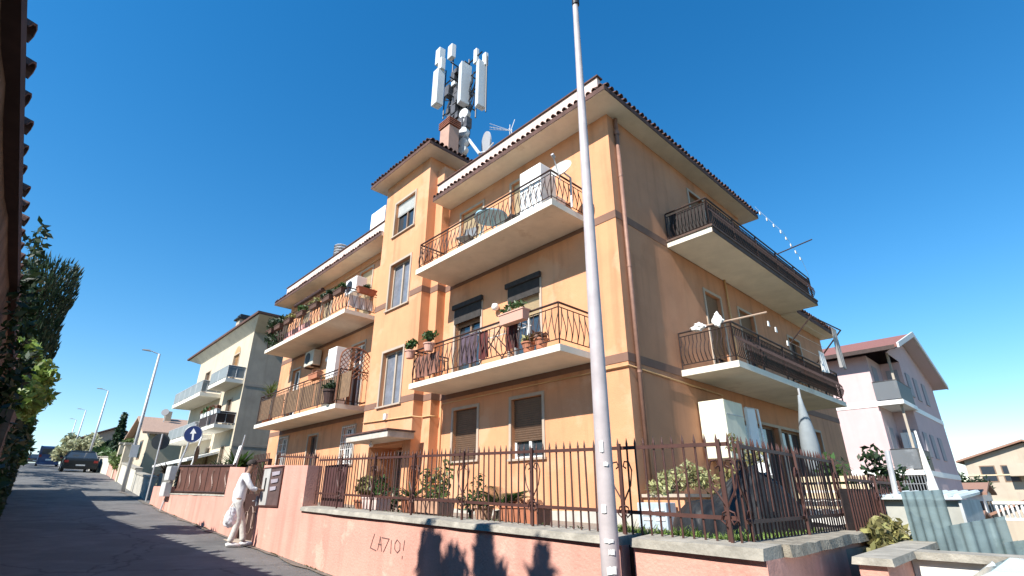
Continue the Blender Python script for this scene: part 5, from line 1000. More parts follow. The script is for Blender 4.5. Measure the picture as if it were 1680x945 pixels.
# climbing twigs at its far end and shrubs above it that throw shade on the pink wall
def leafmass(name, label, clumps, n, size, mt, seed, cat, base, group=None, trunk=True, long=1.6):
    t = thing(name, base, label, cat, group); rng = random.Random(seed); m = MB(); leaves(m, rng, clumps, n, size, long=long); m.build('crown' if cat == 'tree' else 'foliage', mt, t)
    if trunk:
        m = MB(); bx, by, bz = base; top = max(c[2] for c in clumps); cx = sum(c[0] for c in clumps) / len(clumps); cy = sum(c[1] for c in clumps) / len(clumps)
        m.tube([(bx, by, bz - .2), ((bx + cx) / 2, (by + cy) / 2, bz + (top - bz) * .4), (cx, cy, bz + (top - bz) * .75)], [.12, .08, .03], 8)
        for c in clumps[:8]: m.tube([((bx + cx) / 2, (by + cy) / 2, bz + (top - bz) * .4), (c[0], c[1], c[2])], [.05, .015], 5)
        m.build('trunk', BARK, t)
    return t
leafmass('climbing_plant', 'thin climbing shoots hanging over the far end of the tiled wall', [(-7.6, -.35, 2.75, .25, .14, .3), (-8.3, -.3, 2.4, .3, .15, .5), (-8.6, -.25, 1.8, .35, .2, .6)], 420, .07, L_DK, 80, 'climber', (-8.2, -.55, -1.1), trunk=False)
leafmass('wall_shrub', 'loose shrub growing above the tiled wall beside the camera', [(-5.65, -1.7, 4.5, 0.25, 0.3, 0.6), (-5.15, -1.7, 4.3, 0.35, 0.3, 0.5), (-4.55, -1.7, 4.7, 0.2, 0.3, 0.5), (-4.35, -1.7, 4.2, 0.4, 0.3, 0.4), (-3.65, -1.7, 4.4, 0.2, 0.3, 0.5), (-3.15, -1.7, 4.0, 0.4, 0.3, 0.4), (-5.05, -1.7, 3.6, 0.7, 0.3, 0.5), (-3.75, -1.7, 3.5, 0.8, 0.3, 0.5), (-1.15, -1.7, 3.6, 0.5, 0.3, 0.5), (0.15, -1.7, 3.4, 0.5, 0.3, 0.35)], 6500, .1, L_DK, 81, 'shrub', (-3, -1.3, -1.5), long=2.2)
# ragged hedge and bushes along the left of the street
ylow = lambda x: -.24 + .027 * -x
t = thing('low_stone_wall', (-19, -.3, -.9), 'dark low wall running up the left side of the street under the hedge', 'wall'); m = MB()
for i in range(14):
    a, b = -8.3 - i * 1.6, -8.3 - (i + 1) * 1.6; m.hexa([(a, -.95, prof(a) - .4), (b, -.95, prof(b) - .4), (b, ylow(b), prof(b) - .4), (a, ylow(a), prof(a) - .4), (a, -.95, prof(a) + 2.15), (b, -.95, prof(b) + 2.15), (b, ylow(b), prof(b) + 2.15), (a, ylow(a), prof(a) + 2.15)])
m.build('stonework', STONE, t)
rng = random.Random(21); cl = []
for i in range(26):
    x = -8.6 - i * .82; cl.append((x, ylow(x) - .1 + rng.uniform(-.1, .08), prof(x) + rng.uniform(1.75, 2.0), .55, .2, rng.uniform(.2, .32)))
    for z in (.4, 1.1): cl.append((x, ylow(x) + .02, prof(x) + z, .5, .1, .5))
t = thing('hedge', (-19, -.3, -.4), 'dark ragged hedge on top of the low wall on the left of the street', 'hedge'); m = MB(); leaves(m, rng, cl, 14000, .11); m.build('foliage', L_DK, t); m = MB()
for c in cl[::2]: m.tube([(c[0], c[1] - .15, prof(c[0]) + .9), (c[0], c[1], c[2])], .02, 4)
m.build('stems', BARK, t)
leafmass('spiky_shrub', 'pointed shrub leaning over the street from the left wall, nearest the camera', [(-11.6, -.35, 1.5, .35, .35, .4), (-11.8, -.15, 1.95, .16, .2, .3), (-11.9, -.05, 2.25, .08, .1, .2)], 420, .1, L_DK, 82, 'shrub', (-11.6, -.6, -1.0))
leafmass('flowering_bush', 'sunlit light green bush hanging over the left side of the street', [(-15.6, .0, 2.0, .6, .42, .5), (-16.2, .15, 2.6, .5, .35, .45), (-15.2, -.25, 2.9, .5, .35, .4), (-16.6, .35, 2.25, .35, .25, .3), (-15.0, -.2, 1.4, .5, .35, .4), (-16.0, -.1, 1.2, .5, .35, .4)], 3600, .12, mat('leaf_bright', (.22, .30, .07), .5, leaf=True), 83, 'bush', (-15.8, -.5, -1.0))
leafmass('dark_bush', 'dark bush between the sunlit bush and the cypress', [(-20.5, .05, 1.9, .8, .45, .7), (-21.5, .25, 1.3, .7, .4, .6), (-19.5, -.1, 1.3, .6, .35, .5)], 2600, .13, L_MD, 84, 'bush', (-20.5, -.5, -.6))
t = thing('cypress_tree', (-26.0, -.35, .0), 'tall dense dark green cypress on the left with a ragged flat top', 'tree'); rng = random.Random(23); m = MB()
for k in range(15000):
    h = rng.random(); z = .3 + 8.0 * h; rr = (.82 + .12 * h + .08 * math.sin(h * 23)); a = rng.uniform(0, 2 * PI); q = rng.random() ** .35; x = -26 + rr * 1.3 * q * math.cos(a); y = -.4 + rr * q * math.sin(a) * .95
    s_ = rng.uniform(.06, .16); d = Vector((math.cos(a) * .5, math.sin(a) * .5, 1.2 + rng.random())).normalized(); b = d.cross(Vector((rng.gauss(0, 1), rng.gauss(0, 1), 0))).normalized() * s_ * .28; p = Vector((x, y, z + (rng.random() * .35 if h > .93 else 0)))
    m.add([p - b, p + b, p + d * s_ * 2], [(0, 1, 2)])
m.build('crown', L_DK, t); m = MB(); m.tube([(-26, -.4, -.4), (-26, -.4, 4), (-26, -.4, 8.2)], [.25, .18, .05], 8)
for k in range(24): z = 1 + k * .3; a = k * 2.4; m.tube([(-26, -.4, z), (-26 + .8 * math.cos(a), -.4 + .7 * math.sin(a), z + .8)], [.04, .01], 4)
m.build('trunk', BARK, t)
m = MB(); rng = random.Random(24); cl = []
for i in range(44):
    x = -31 - i * 1.9; cl.append((x, yleft(x) - .3 + rng.uniform(-.3, .2), prof(x) + rng.uniform(.8, 3.4), 1.2, .6, rng.uniform(.8, 1.5)))
leaves(m, rng, cl, 9000, .28); t = thing('hedge', (-60, .5, 2), 'tall dark hedge lining the left side of the street up to the hilltop', 'hedge'); m.build('foliage', L_DK, t); m = MB()
for c in cl[::2]: m.tube([(c[0], c[1] - .3, prof(c[0]) - .2), (c[0], c[1], c[2])], .06, 4)
m.build('stems', BARK, t)

# ------------------------------------------------------------------ cream apartment house up the street
C = thing('apartment_house', (-35, 11, .3), 'cream apartment house with hipped roof, arched door and grey balconies, left of the ochre building', 'building')
PC = Pl((0, 8.3, 0), (1, 0, 0), (0, -1, 0)); PCs = Pl((-29.1, 0, 0), (0, 1, 0), (1, 0, 0))
hc = [(-31.9, -30.9, 5.82, 7.6), (-37.4, -36.4, 5.5, 7.5), (-31.4, -30.6, 3.6, 5.0), (-34.6, -33.8, 3.6, 5.0), (-33.6, -32.8, 1.2, 2.6), (-30.8, -30.2, 1.4, 2.5)]
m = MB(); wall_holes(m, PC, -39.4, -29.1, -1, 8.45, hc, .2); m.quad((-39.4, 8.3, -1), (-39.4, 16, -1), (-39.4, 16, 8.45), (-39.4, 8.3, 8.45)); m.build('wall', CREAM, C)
m = MB(); m.quad((-29.1, 8.3, -1), (-29.1, 16, -1), (-29.1, 16, 8.45), (-29.1, 8.3, 8.45)); m.quad((-39.4, 16, -1), (-29.1, 16, -1), (-29.1, 16, 8.45), (-39.4, 16, 8.45)); m.build('side_wall', GREYSHADE, C)
m = MB(); 
for z in (5.5, 2.45): m.box(-29.1, -29.085, 8.3, 16, z, z + .13)
m.build('band', mat('band_grey', (.36, .31, .26), .9), C)
m = MB(); m.hexa([(-39.4, 8.3, 8.44), (-29.1, 8.3, 8.44), (-29.1, 16, 8.44), (-39.4, 16, 8.44), (-41.0, 7.85, 8.92), (-27.3, 7.85, 8.92), (-27.3, 17, 8.92), (-41.0, 17, 8.92)]); r_ = m.build('roof', SOF, C)
m = MB(); m.add([(-41.1, 7.75, 8.93), (-27.2, 7.75, 8.93), (-27.2, 17.1, 8.93), (-41.1, 17.1, 8.93), (-41.1, 7.75, 9.05), (-27.2, 7.75, 9.05), (-27.2, 17.1, 9.05), (-41.1, 17.1, 9.05), (-36.5, 12.4, 10.0), (-32, 12.4, 10.0)],
       [(0, 1, 5, 4), (1, 2, 6, 5), (2, 3, 7, 6), (3, 0, 4, 7), (0, 3, 2, 1), (4, 5, 9, 8), (5, 6, 9), (6, 7, 8, 9), (7, 4, 8)]); m.build('roof_tiles', TILED, r_)
m = MB(); m.box(-36.6, -35.9, 9.2, 9.8, 9.2, 11.1); ch = m.build('chimney', GREYSHADE, r_)
m = MB(); m.box(-36.75, -35.75, 9.05, 9.95, 11.1, 11.2); m.box(-36.6, -35.9, 9.2, 9.8, 11.2, 11.45); WL[ch.name] = WL.get(r_.name); 
m.build('chimney_cap', SMETAL, C)
for i, h in enumerate(hc): window(C, PC, *h, 'roller', .7, None, SHUT if i else mat('arched_door', (.5, .3, .14), .6, var=.2), sill=i > 1, fr=SHUT)
m = MB(); o_ = [(-31.9, 7.6)] + [(-31.4 - .5 * math.cos(k * PI / 8), 7.6 + .5 * math.sin(k * PI / 8)) for k in range(1, 8)] + [(-30.9, 7.6)]; m.prism([PC.p(u, .012, z) for u, z in o_], (0, -.01, 0)); m.build('arch', mat('arched_door', (.5, .3, .14), .6, var=.2), C)
GP = mat('balcony_panel_grey', (.23, .25, .25), .5, var=.1)
def solid_balcony(u0, u1, dep, zb, zt, zr, label, pm=GP):
    m = MB(); PC.box(m, u0, u1, 0, dep, zb, zt); b_ = m.build('balcony', mat('slab_white', (.75, .72, .64), .85, var=.05), C); b_['label'] = label
    m = MB(); PC.box(m, u0 + .03, u1 - .03, dep - .05, dep - .03, zt + .06, zr); PC.box(m, u1 - .05, u1 - .03, .02, dep - .06, zt + .06, zr); PC.box(m, u0 + .03, u0 + .05, .02, dep - .06, zt + .06, zr); m.build('railing_panel', pm, b_)
    m = MB(); railing(m, [PC.p(u0 + .03, .02, 0), PC.p(u0 + .03, dep - .04, 0), PC.p(u1 - .03, dep - .04, 0), PC.p(u1 - .03, .02, 0)], zt, zr + .02, 'straight', .5, .012); m.build('railing', GALV, b_)
    return b_
solid_balcony(-32.3, -29.2, .9, 5.60, 5.80, 6.45, 'top right balcony of the cream house with dull grey panels'); solid_balcony(-39.2, -32.9, 1.1, 5.34, 5.54, 6.2, 'long top left balcony of the cream house')
solid_balcony(-32.4, -29.3, .95, 3.3, 3.48, 4.1, 'lower right balcony of the cream house with flower boxes', IROND); solid_balcony(-39.0, -33.0, 1.0, 3.1, 3.28, 3.9, 'lower left balcony of the cream house')
for i in range(5): flowerbox(-32.2 + i * .62, -31.75 + i * .62, 7.42, 4.0, .3, L_MD if i % 2 else L_RD, ['leftmost', 'second', 'middle', 'fourth', 'rightmost'][i] + ' flower box on the lower right balcony of the cream house', seed=90 + i, n=110, size=.12, pm=WHITED)
m = MB(); m.hexa([(-39, 6.9, 1.75), (-31, 6.9, 1.75), (-31, 8.3, 2.2), (-39, 8.3, 2.2), (-39, 6.9, 1.87), (-31, 6.9, 1.87), (-31, 8.3, 2.32), (-39, 8.3, 2.32)]); m.build('porch_roof', WHITED, C)

# ------------------------------------------------------------------ generic small house
def house(name, label, x0, x1, y0, y1, zb, ze, zr, wm, rm, axis='y', ov=.5, nwin=2, cat='house', floors=1):
    t = thing(name, ((x0 + x1) / 2, (y0 + y1) / 2, zb), label, cat); m = MB(); m.box(x0, x1, y0, y1, zb - 2, ze)
    if axis == 'y':
        xm = (x0 + x1) / 2; m.add([(x0, y0, ze), (x1, y0, ze), (xm, y0, zr - .1), (x0, y1, ze), (x1, y1, ze), (xm, y1, zr - .1)], [(0, 1, 2), (3, 5, 4)])
    else:
        ym = (y0 + y1) / 2; m.add([(x0, y0, ze), (x0, y1, ze), (x0, ym, zr - .1), (x1, y0, ze), (x1, y1, ze), (x1, ym, zr - .1)], [(0, 2, 1), (3, 4, 5)])
    m.build('wall', wm, t); m = MB()
    if axis == 'y':
        k = (zr - ze) / ((x1 - x0) / 2)
        for s_ in (-1, 1): e = x1 + ov if s_ > 0 else x0 - ov; zz = ze - k * ov; m.hexa([(xm, y0 - ov, zr), (e, y0 - ov, zz), (e, y1 + ov, zz), (xm, y1 + ov, zr), (xm, y0 - ov, zr + .15), (e, y0 - ov, zz + .15), (e, y1 + ov, zz + .15), (xm, y1 + ov, zr + .15)])
    else:
        k = (zr - ze) / ((y1 - y0) / 2)
        for s_ in (-1, 1): e = y1 + ov if s_ > 0 else y0 - ov; zz = ze - k * ov; m.hexa([(x0 - ov, ym, zr), (x0 - ov, e, zz), (x1 + ov, e, zz), (x1 + ov, ym, zr), (x0 - ov, ym, zr + .15), (x0 - ov, e, zz + .15), (x1 + ov, e, zz + .15), (x1 + ov, ym, zr + .15)])
    m.build('roof', rm, t)
    for fl in range(floors):
        zc = ze - 1.1 - fl * 2.9
        for i in range(nwin):
            for (P_, a, b) in ((Pl((0, y0, 0), (1, 0, 0), (0, -1, 0)), x0, x1), (Pl((x1, 0, 0), (0, 1, 0), (1, 0, 0)), y0, y1)):
                u = a + (b - a) * (i + 1) / (nwin + 1); m = MB(); P_.box(m, u - .5, u + .5, .0, .03, zc - .65, zc + .65); w_ = m.build('window', SHUT, t); m = MB(); P_.box(m, u - .42, u + .42, .03, .035, zc - .57, zc + .57); m.build('glass', GLASS, w_)
    return t
ROOFT = mat('roof_tile_tan', (.36, .24, .18), .9, var=.2, scale=3, stretch=(1, 12, 1), bump=.3); ROOFR = mat('roof_tile_brown', (.20, .10, .08), .9, var=.2, scale=3, bump=.3); ROOFO = mat('roof_tile_orange', (.30, .165, .115), .85, var=.2, scale=4, stretch=(1, 14, 1), bump=.4)
hs = house('gabled_house', 'low cream gabled house with a tan tiled roof beyond the cream apartment house', -50.5, -44.3, 7.2, 16, 2.0, 4.35, 5.55, CREAM, ROOFT)
m = MB(); m.box(-47.2, -46.7, 8.3, 8.7, 5.2, 6.15); m.build('chimney', CREAM, hs)
d_ = thing('satellite_dish', (-46.3, 8.2, 5.3), 'small grey satellite dish on the gabled house roof', 'satellite dish'); m = MB(); m.disc((-46.3, 8.15, 6.0), (1, -.6, .3), .26, .05, 18); m.build('reflector', mat('dish_dull', (.22, .22, .23), .7), d_); m = MB(); m.tube([(-46.4, 8.2, 5.2), (-46.35, 8.2, 6.1)], .03, 5); m.build('pole', GALV, d_)
house('brown_roof_house', 'wide house with a dark red brown tiled roof far up the street', -92, -82, 6.9, 12.6, 3.5, 6.9, 8.2, mat('wall_brownish', (.45, .32, .25), .9, var=.1), ROOFR, axis='x', nwin=3)
house('distant_house', 'long low house with brown roof behind the cypress sapling', -72, -64, 8.6, 16, 2.6, 5.2, 6.3, mat('wall_brownish', (.45, .32, .25), .9, var=.1), ROOFR, axis='x', nwin=2)
# walls, pillars and plants of the neighbouring gardens
for x0, x1, h, lb, mt_ in ((-30.6, -26.0, .78, 'rough grey concrete garden wall beyond the pink wall', mat('grey_concrete', (.42, .40, .35), .95, var=.2, scale=3, bump=.5, streak=.4)), (-37, -30.7, .95, 'pale rendered garden wall behind the nearest street lamp up the hill', mat('pale_render', (.56, .52, .44), .9, var=.12, streak=.3)), (-44, -37.4, .8, 'pinkish low wall farther up the street', PINK), (-58, -44.3, 1.1, 'distant low wall behind the parked dark hatchback', mat('pale_render', (.56, .52, .44), .9))):
    t = thing('garden_wall', ((x0 + x1) / 2, ycurb((x0 + x1) / 2) + .1, prof((x0 + x1) / 2)), lb, 'wall'); m = MB(); a, b = ycurb(x0) + .12, ycurb(x1) + .12
    m.hexa([(x0, a, prof(x0) - .5), (x1, b, prof(x1) - .5), (x1, b + .25, prof(x1) - .5), (x0, a + .25, prof(x0) - .5), (x0, a, prof(x0) + h), (x1, b, prof(x1) + h), (x1, b + .25, prof(x1) + h), (x0, a + .25, prof(x0) + h)]); m.build('wall_body', mt_, t)
    m = MB(); m.hexa([(x0, a - .04, prof(x0) + h), (x1, b - .04, prof(x1) + h), (x1, b + .29, prof(x1) + h), (x0, a + .29, prof(x0) + h), (x0, a - .04, prof(x0) + h + .07), (x1, b - .04, prof(x1) + h + .07), (x1, b + .29, prof(x1) + h + .07), (x0, a + .29, prof(x0) + h + .07)]); m.build('coping', COP, t)
for x, lb in ((-37.2, 'white gate pillar nearer the camera beside the low hedge'), (-40.0, 'white gate pillar farther up, beside the pale bush')):
    y = ycurb(x) + .25; t = thing('gate_pillar', (x, y, prof(x)), lb, 'pillar'); m = MB(); m.box(x - .2, x + .2, y - .2, y + .2, prof(x) - .2, prof(x) + 1.95); m.build('shaft', CREAM, t); m = MB(); m.box(x - .26, x + .26, y - .26, y + .26, prof(x) + 1.95, prof(x) + 2.07); m.build('cap', COP, t)
m = MB(); m.hexa([(-25.9, 4.9, -.3), (-23.75, 4.9, -.4), (-23.75, 4.93, -.4), (-25.9, 4.93, -.3), (-25.9, 4.9, .95), (-23.75, 4.9, .85), (-23.75, 4.93, .85), (-25.9, 4.93, .95)]); tag(m.build('driveway_gate', mat('gate_grey', (.18, .17, .15), .6, var=.2)), 'dark grey sheet gate between the pink and the concrete walls', 'gate')
def fanpalm(x, y, z, h, r, n, mt, label, seed, droop=.5):
    t = thing('garden_palm', (x, y, z), label, 'palm'); rng = random.Random(seed); m = MB(); m.tube([(x, y, z - .2), (x, y, z + h)], [.14, .1], 8); m.build('trunk', BARK, t); m = MB()
    for k in range(n): a = rng.uniform(0, 2 * PI); e = rng.uniform(-.1, 1.6); blade(m, (x, y, z + h), (math.cos(a), math.sin(a), e), r * rng.uniform(.7, 1.1), .10, rng.uniform(.15, droop), 5)
    m.build('fronds', mt, t); return t
fanpalm(-27.5, 5.5, .4, .55, .95, 110, L_RD, 'reddish brown spiky agave like palm behind the concrete wall', 101); fanpalm(-26.3, 5.9, .2, .5, .8, 90, L_DK, 'darker green spiky plant beside the reddish palm', 102)
fanpalm(-20.2, 6.1, -.1, 1.0, 1.15, 150, L_MD, 'large bright green garden palm behind the brown sheet fence', 103); fanpalm(-22.4, 6.3, -.1, .9, 1.0, 120, L_DK, 'dark green garden palm left of the bright palm', 104); fanpalm(-18.3, 6.3, -.2, .9, .8, 90, L_MD, 'small green garden palm near the corner of the ochre building', 105)
m = MB(); m.tube([(-18.9, 5.6, .4), (-18.75, 5.7, 1.95)], .02, 5); m.build('pole', GALV, thing('folded_airer', (-18.9, 5.6, .4), 'white folded cloth airer standing up behind the brown sheet fence', 'airer')); 
m = MB(); m.hexa([(-19.05, 5.55, .75), (-18.9, 5.55, .75), (-18.9, 5.6, .75), (-19.05, 5.6, .75), (-18.9, 5.62, 1.6), (-18.62, 5.62, 1.6), (-18.62, 5.67, 1.6), (-18.9, 5.67, 1.6)]); m.build('cloth', F_WHT, bpy.data.objects['folded_airer'])
leafmass('cream_flowering_bush', 'large pale cream flowering bush at the top right of the street', [(-70, 5.2, 4.6, 1.4, .8, 1.1), (-72, 5.0, 5.4, 1.2, .8, .9), (-69, 6.4, 5.2, 1.3, .9, 1.0), (-71, 4.3, 4.2, 1.2, .6, .8), (-67, 6.8, 4.6, 1.2, .8, .9)], 2600, .3, mat('leaf_cream', (.34, .34, .2), .6, leaf=True), 110, 'bush', (-70, 5.5, 3.0))
leafmass('garden_tree', 'dark green rounded tree in front of the brown roofed houses', [(-58, 7.0, 4.0, 1.2, 1.0, .8), (-60, 7.8, 4.3, 1.3, 1.0, .9), (-56, 7.6, 3.8, 1.2, 1.0, .7)], 1800, .26, L_DK, 111, 'tree', (-58, 7.4, 2.0))
leafmass('grey_green_tree', 'pale grey green tree between the cypress sapling and the nearest street lamp', [(-44, 6.1, 3.2, .5, .45, .6), (-44.3, 6.2, 2.5, .5, .45, .6)], 800, .2, L_LT, 112, 'tree', (-44, 6.1, 1.4))
t = thing('cypress_sapling', (-56, 6.9, 2.0), 'narrow dark cypress standing among the distant gardens', 'tree'); rng = random.Random(113); m = MB(); leaves(m, rng, [(-56, 6.95, 3.2 + k * .55, .55 - k * .05, .55 - k * .05, .5) for k in range(7)], 2000, .2); m.build('crown', L_DK, t); m = MB(); m.tube([(-56, 6.95, 1.8), (-56, 6.95, 6.2)], [.08, .02], 6); m.build('trunk', BARK, t)
leafmass('clipped_hedge', 'yellow green hedge above the pinkish low wall up the street', [(-38.5 - k * 1.2, 5.3 + k * .08, 1.9 + k * .12, .8, .4, .45) for k in range(6)], 2400, .16, L_LT, 114, 'hedge', (-42, 5.5, 1.2), trunk=True)
leafmass('distant_shrubs', 'mixed green shrubs behind the parked dark hatchback', [(-52, 6.2, 2.9, 1, .6, .6), (-54, 6.1, 3.2, 1, .6, .7), (-62, 6.3, 3.6, 1.2, .7, .8)], 1500, .22, L_MD, 115, 'bush', (-54, 6.3, 2.0))

# ------------------------------------------------------------------ right: pink house, sheets, low walls, valley houses
K = thing('pink_house', (-9, 35, -4.6), 'three storey pale pink house with corner balcony and red tiled roof', 'building')
m = MB(); m.box(-16, -5.80, 30.0, 41, -6, 6.6); m.box(-5.80, -4.93, 32.6, 41, -6, 6.6); m.add([(-4.93, 30, 6.6), (-4.93, 41, 6.6), (-4.93, 34.5, 8.1), (-4.95, 30, 6.6), (-4.95, 41, 6.6), (-4.95, 34.5, 8.1)], [(0, 1, 2), (3, 5, 4), (0, 2, 5, 3), (1, 4, 5, 2)]); m.build('wall', LILAC, K)
m = MB(); m.hexa([(-16, 29.2, 6.62), (-4.3, 29.2, 6.62), (-4.3, 34.5, 8.25), (-16, 34.5, 8.25), (-16, 29.2, 6.74), (-4.3, 29.2, 6.74), (-4.3, 34.5, 8.40), (-16, 34.5, 8.40)]); m.hexa([(-16, 34.5, 8.25), (-4.3, 34.5, 8.25), (-4.3, 41.8, 6.35), (-16, 41.8, 6.35), (-16, 34.5, 8.40), (-4.3, 34.5, 8.40), (-4.3, 41.8, 6.5), (-16, 41.8, 6.5)]); r_ = m.build('roof', mat('roof_tile_redbrown', (.24, .10, .08), .85, var=.25, scale=4, stretch=(14, 1, 1), bump=.4), K)
m = MB(); m.hexa([(-16, 29.25, 6.58), (-4.31, 29.25, 6.58), (-4.31, 34.5, 8.2), (-16, 34.5, 8.2), (-16, 29.25, 6.61), (-4.31, 29.25, 6.61), (-4.31, 34.5, 8.24), (-16, 34.5, 8.24)]); m.hexa([(-16, 34.5, 8.2), (-4.31, 34.5, 8.2), (-4.31, 41.75, 6.32), (-16, 41.75, 6.32), (-16, 34.5, 8.24), (-4.31, 34.5, 8.24), (-4.31, 41.75, 6.34), (-16, 41.75, 6.34)]); m.build('soffit', mat('soffit_lilac', (.5, .42, .44), .9), r_)
m = MB(); m.hexa([(-4.30, 29.2, 6.58), (-4.22, 29.2, 6.58), (-4.22, 34.5, 8.2), (-4.30, 34.5, 8.2), (-4.30, 29.2, 6.82), (-4.22, 29.2, 6.82), (-4.22, 34.5, 8.48), (-4.30, 34.5, 8.48)]); m.hexa([(-4.30, 34.5, 8.2), (-4.22, 34.5, 8.2), (-4.22, 41.8, 6.3), (-4.30, 41.8, 6.3), (-4.30, 34.5, 8.48), (-4.22, 34.5, 8.48), (-4.22, 41.8, 6.56), (-4.30, 41.8, 6.56)]); m.build('bargeboard', mat('barge_grey', (.55, .56, .56), .7), r_)
m = MB(); m.box(-16, -4.4, 29.15, 29.25, 6.55, 6.74); m.build('gutter', IROND, r_)
m = MB()
for z in (4.10, .98): m.box(-15.9, -5.80, 29.97, 30.0, z, z + .26); m.box(-4.93, -4.90, 32.6, 41, z, z + .26)
m.build('band', WHITE, K)
for z, lb in ((4.10, 'upper corner balcony with dark glass rail'), (.98, 'lower corner balcony crowded with household things')):
    m = MB(); m.box(-5.82, -4.75, 29.75, 32.9, z, z + .2); b_ = m.build('balcony', WHITE, K); b_['label'] = lb
    m = MB(); m.box(-5.8, -4.8, 29.8, 29.82, z + .25, z + 1.1); m.build('railing_panel', mat('rail_glass', (.30, .32, .34), .2, trans=.55), b_); m = MB(); m.box(-4.82, -4.8, 29.84, 32.8, z + .25, z + 1.1); m.build('railing_panel', SMETAL, b_)
    m = MB(); m.tube([(-5.8, 29.81, z + 1.12), (-4.81, 29.81, z + 1.12), (-4.81, 32.85, z + 1.12)], .025, 5); m.build('railing', SMETAL, b_)
m = MB(); m.box(-5.0, -4.9, 30.2, 30.3, 1.18, 4.1); m.box(-5.0, -4.9, 30.2, 30.3, 4.3, 6.62); m.build('post', GREYSHADE, K)
SG = mat('shutter_grey', (.3, .28, .3), .7)
for bx_ in [(-4.93, -4.88, y0, y0 + .9, z, z + 1.2) for y0 in (33.2, 35.0, 37.2) for z in (4.9, 1.9)] + [(-5.79, -5.78, 30.6, 31.5, 4.3, 6.2), (-5.79, -5.78, 30.6, 31.5, 1.2, 3.2), (-5.6, -5.1, 32.55, 32.6, 4.3, 6.2), (-5.6, -5.1, 32.55, 32.6, 1.2, 3.2)]:
    m = MB(); m.box(*bx_); m.build('shutter', SG, K)
m = MB()
for k in range(10): m.tube([(-5.8 + k * .11, 29.78, -1.5), (-5.8 + k * .11, 29.78, .95)], .018, 4)
for z in (-.6, 0, .6): m.tube([(-5.8, 29.78, z), (-4.8, 29.78, z)], .018, 4)
m.build('window_grille', mat('grille_grey', (.25, .26, .27), .6), K); m = MB(); m.box(-5.79, -4.93, 32.0, 32.05, -3, .97); m.build('dark_opening', DARK, K)
t = thing('balcony_cupboard', (-5.4, 32.2, 1.2), 'white cupboard standing on the lower corner balcony of the pink house', 'cupboard'); m = MB(); m.box(-5.6, -5.15, 31.9, 32.4, 1.2, 3.0); m.build('body', WHITE, t); m = MB(); m.box(-5.38, -5.37, 31.89, 31.9, 1.3, 2.9); m.build('door_gap', GALV, t)
leafmass('balcony_plants', 'dark plants on the lower corner balcony of the pink house', [(-5.3, 30.3, 1.7, .3, .3, .4), (-4.95, 31.5, 1.6, .2, .6, .35)], 400, .12, L_DK, 120, 'plants', (-5.2, 30.6, 1.2))
t = thing('fabric_umbrella', (-4.7, 31.0, -.5), 'closed white parasol in front of the lower balcony of the pink house', 'parasol'); m = MB(); m.tube([(-4.6, 30.0, -2.5), (-4.75, 30.4, 2.9)], .05, 6); m.build('pole', WHITE, t); m = MB(); m.tube([(-4.63, 30.1, -1.0), (-4.68, 30.2, .4), (-4.75, 30.4, 2.6)], [.3, .2, .04], 8); m.build('canopy', F_WHT, t)
# low boundary walls at the corner
m = MB(); m.hexa([(-1.62, 5.9, -2.2), (-1.40, 5.9, -2.2), (-1.46, 8.4, -2.4), (-1.68, 8.4, -2.4), (-1.62, 5.9, -.55), (-1.40, 5.9, -.55), (-1.46, 8.4, -.55), (-1.68, 8.4, -.55)]); t = thing('boundary_wall', (-1.5, 7, -2.2), 'low pink boundary wall with broken grey coping running away from the street', 'wall'); m.build('wall_body', PINK, t)
m = MB(); m.hexa([(-1.66, 5.85, -.55), (-1.33, 5.85, -.55), (-1.40, 8.4, -.55), (-1.74, 8.4, -.55), (-1.65, 5.87, -.49), (-1.34, 5.86, -.49), (-1.41, 8.4, -.48), (-1.73, 8.4, -.48)]); m.build('coping', COP, t)
t = thing('boundary_wall', (1, 7, -2.2), 'long white rendered boundary wall with flat grey coping at the bottom right', 'wall'); m = MB(); m.hexa([(-1.42, 6.95, -2.4), (5, 6.6, -2.4), (5, 6.8, -2.4), (-1.42, 7.15, -2.4), (-1.42, 6.95, -.56), (5, 6.6, -.56), (5, 6.8, -.56), (-1.42, 7.15, -.56)]); m.build('wall_body', mat('white_render', (.72, .70, .64), .9, var=.1, streak=.3), t)
m = MB(); m.hexa([(-1.5, 6.88, -.56), (5, 6.52, -.56), (5, 6.86, -.56), (-1.5, 7.22, -.56), (-1.5, 6.88, -.49), (5, 6.52, -.49), (5, 6.86, -.49), (-1.5, 7.22, -.49)]); m.build('coping', COP, t)
# translucent corrugated sheets
def sheet(label, x0, y0, x1, y1, zb, ztl, ztr, seed):
    L_ = math.hypot(x1 - x0, y1 - y0); n = max(12, int(L_ / .016)); m = MB(); dx, dy = (x1 - x0) / L_, (y1 - y0) / L_; rng = random.Random(seed)
    for i in range(n + 1):
        s_ = i / n; c_ = .016 * math.sin(s_ * L_ * 2 * PI / .13); x = x0 + (x1 - x0) * s_ - dy * c_; y = y0 + (y1 - y0) * s_ + dx * c_; zt = ztl + (ztr - ztl) * s_
        for k in range(5): z = zb + (zt - zb) * k / 4; m.v.append((x, y + .03 * k / 4, z))
    m.f = [(i * 5 + j, i * 5 + j + 1, (i + 1) * 5 + j + 1, (i + 1) * 5 + j) for i in range(n) for j in range(4)]
    o = m.build('corrugated_sheet', SHEETM, smooth=True); return tag(o, label, 'sheet', 'corrugated sheets leaning at the boundary')
sheet('tallest blue green corrugated sheet, standing upright left of the others', -1.68, 8.55, -1.18, 8.2, -1.8, .08, .10, 1)
sheet('wide blue green corrugated sheet right of the tallest one', -1.26, 8.12, -.68, 7.75, -1.8, -.30, -.17, 2)
sheet('low blue green corrugated sheet at the right edge of the photo', -.74, 7.7, .3, 7.3, -1.8, -.42, -.20, 3)
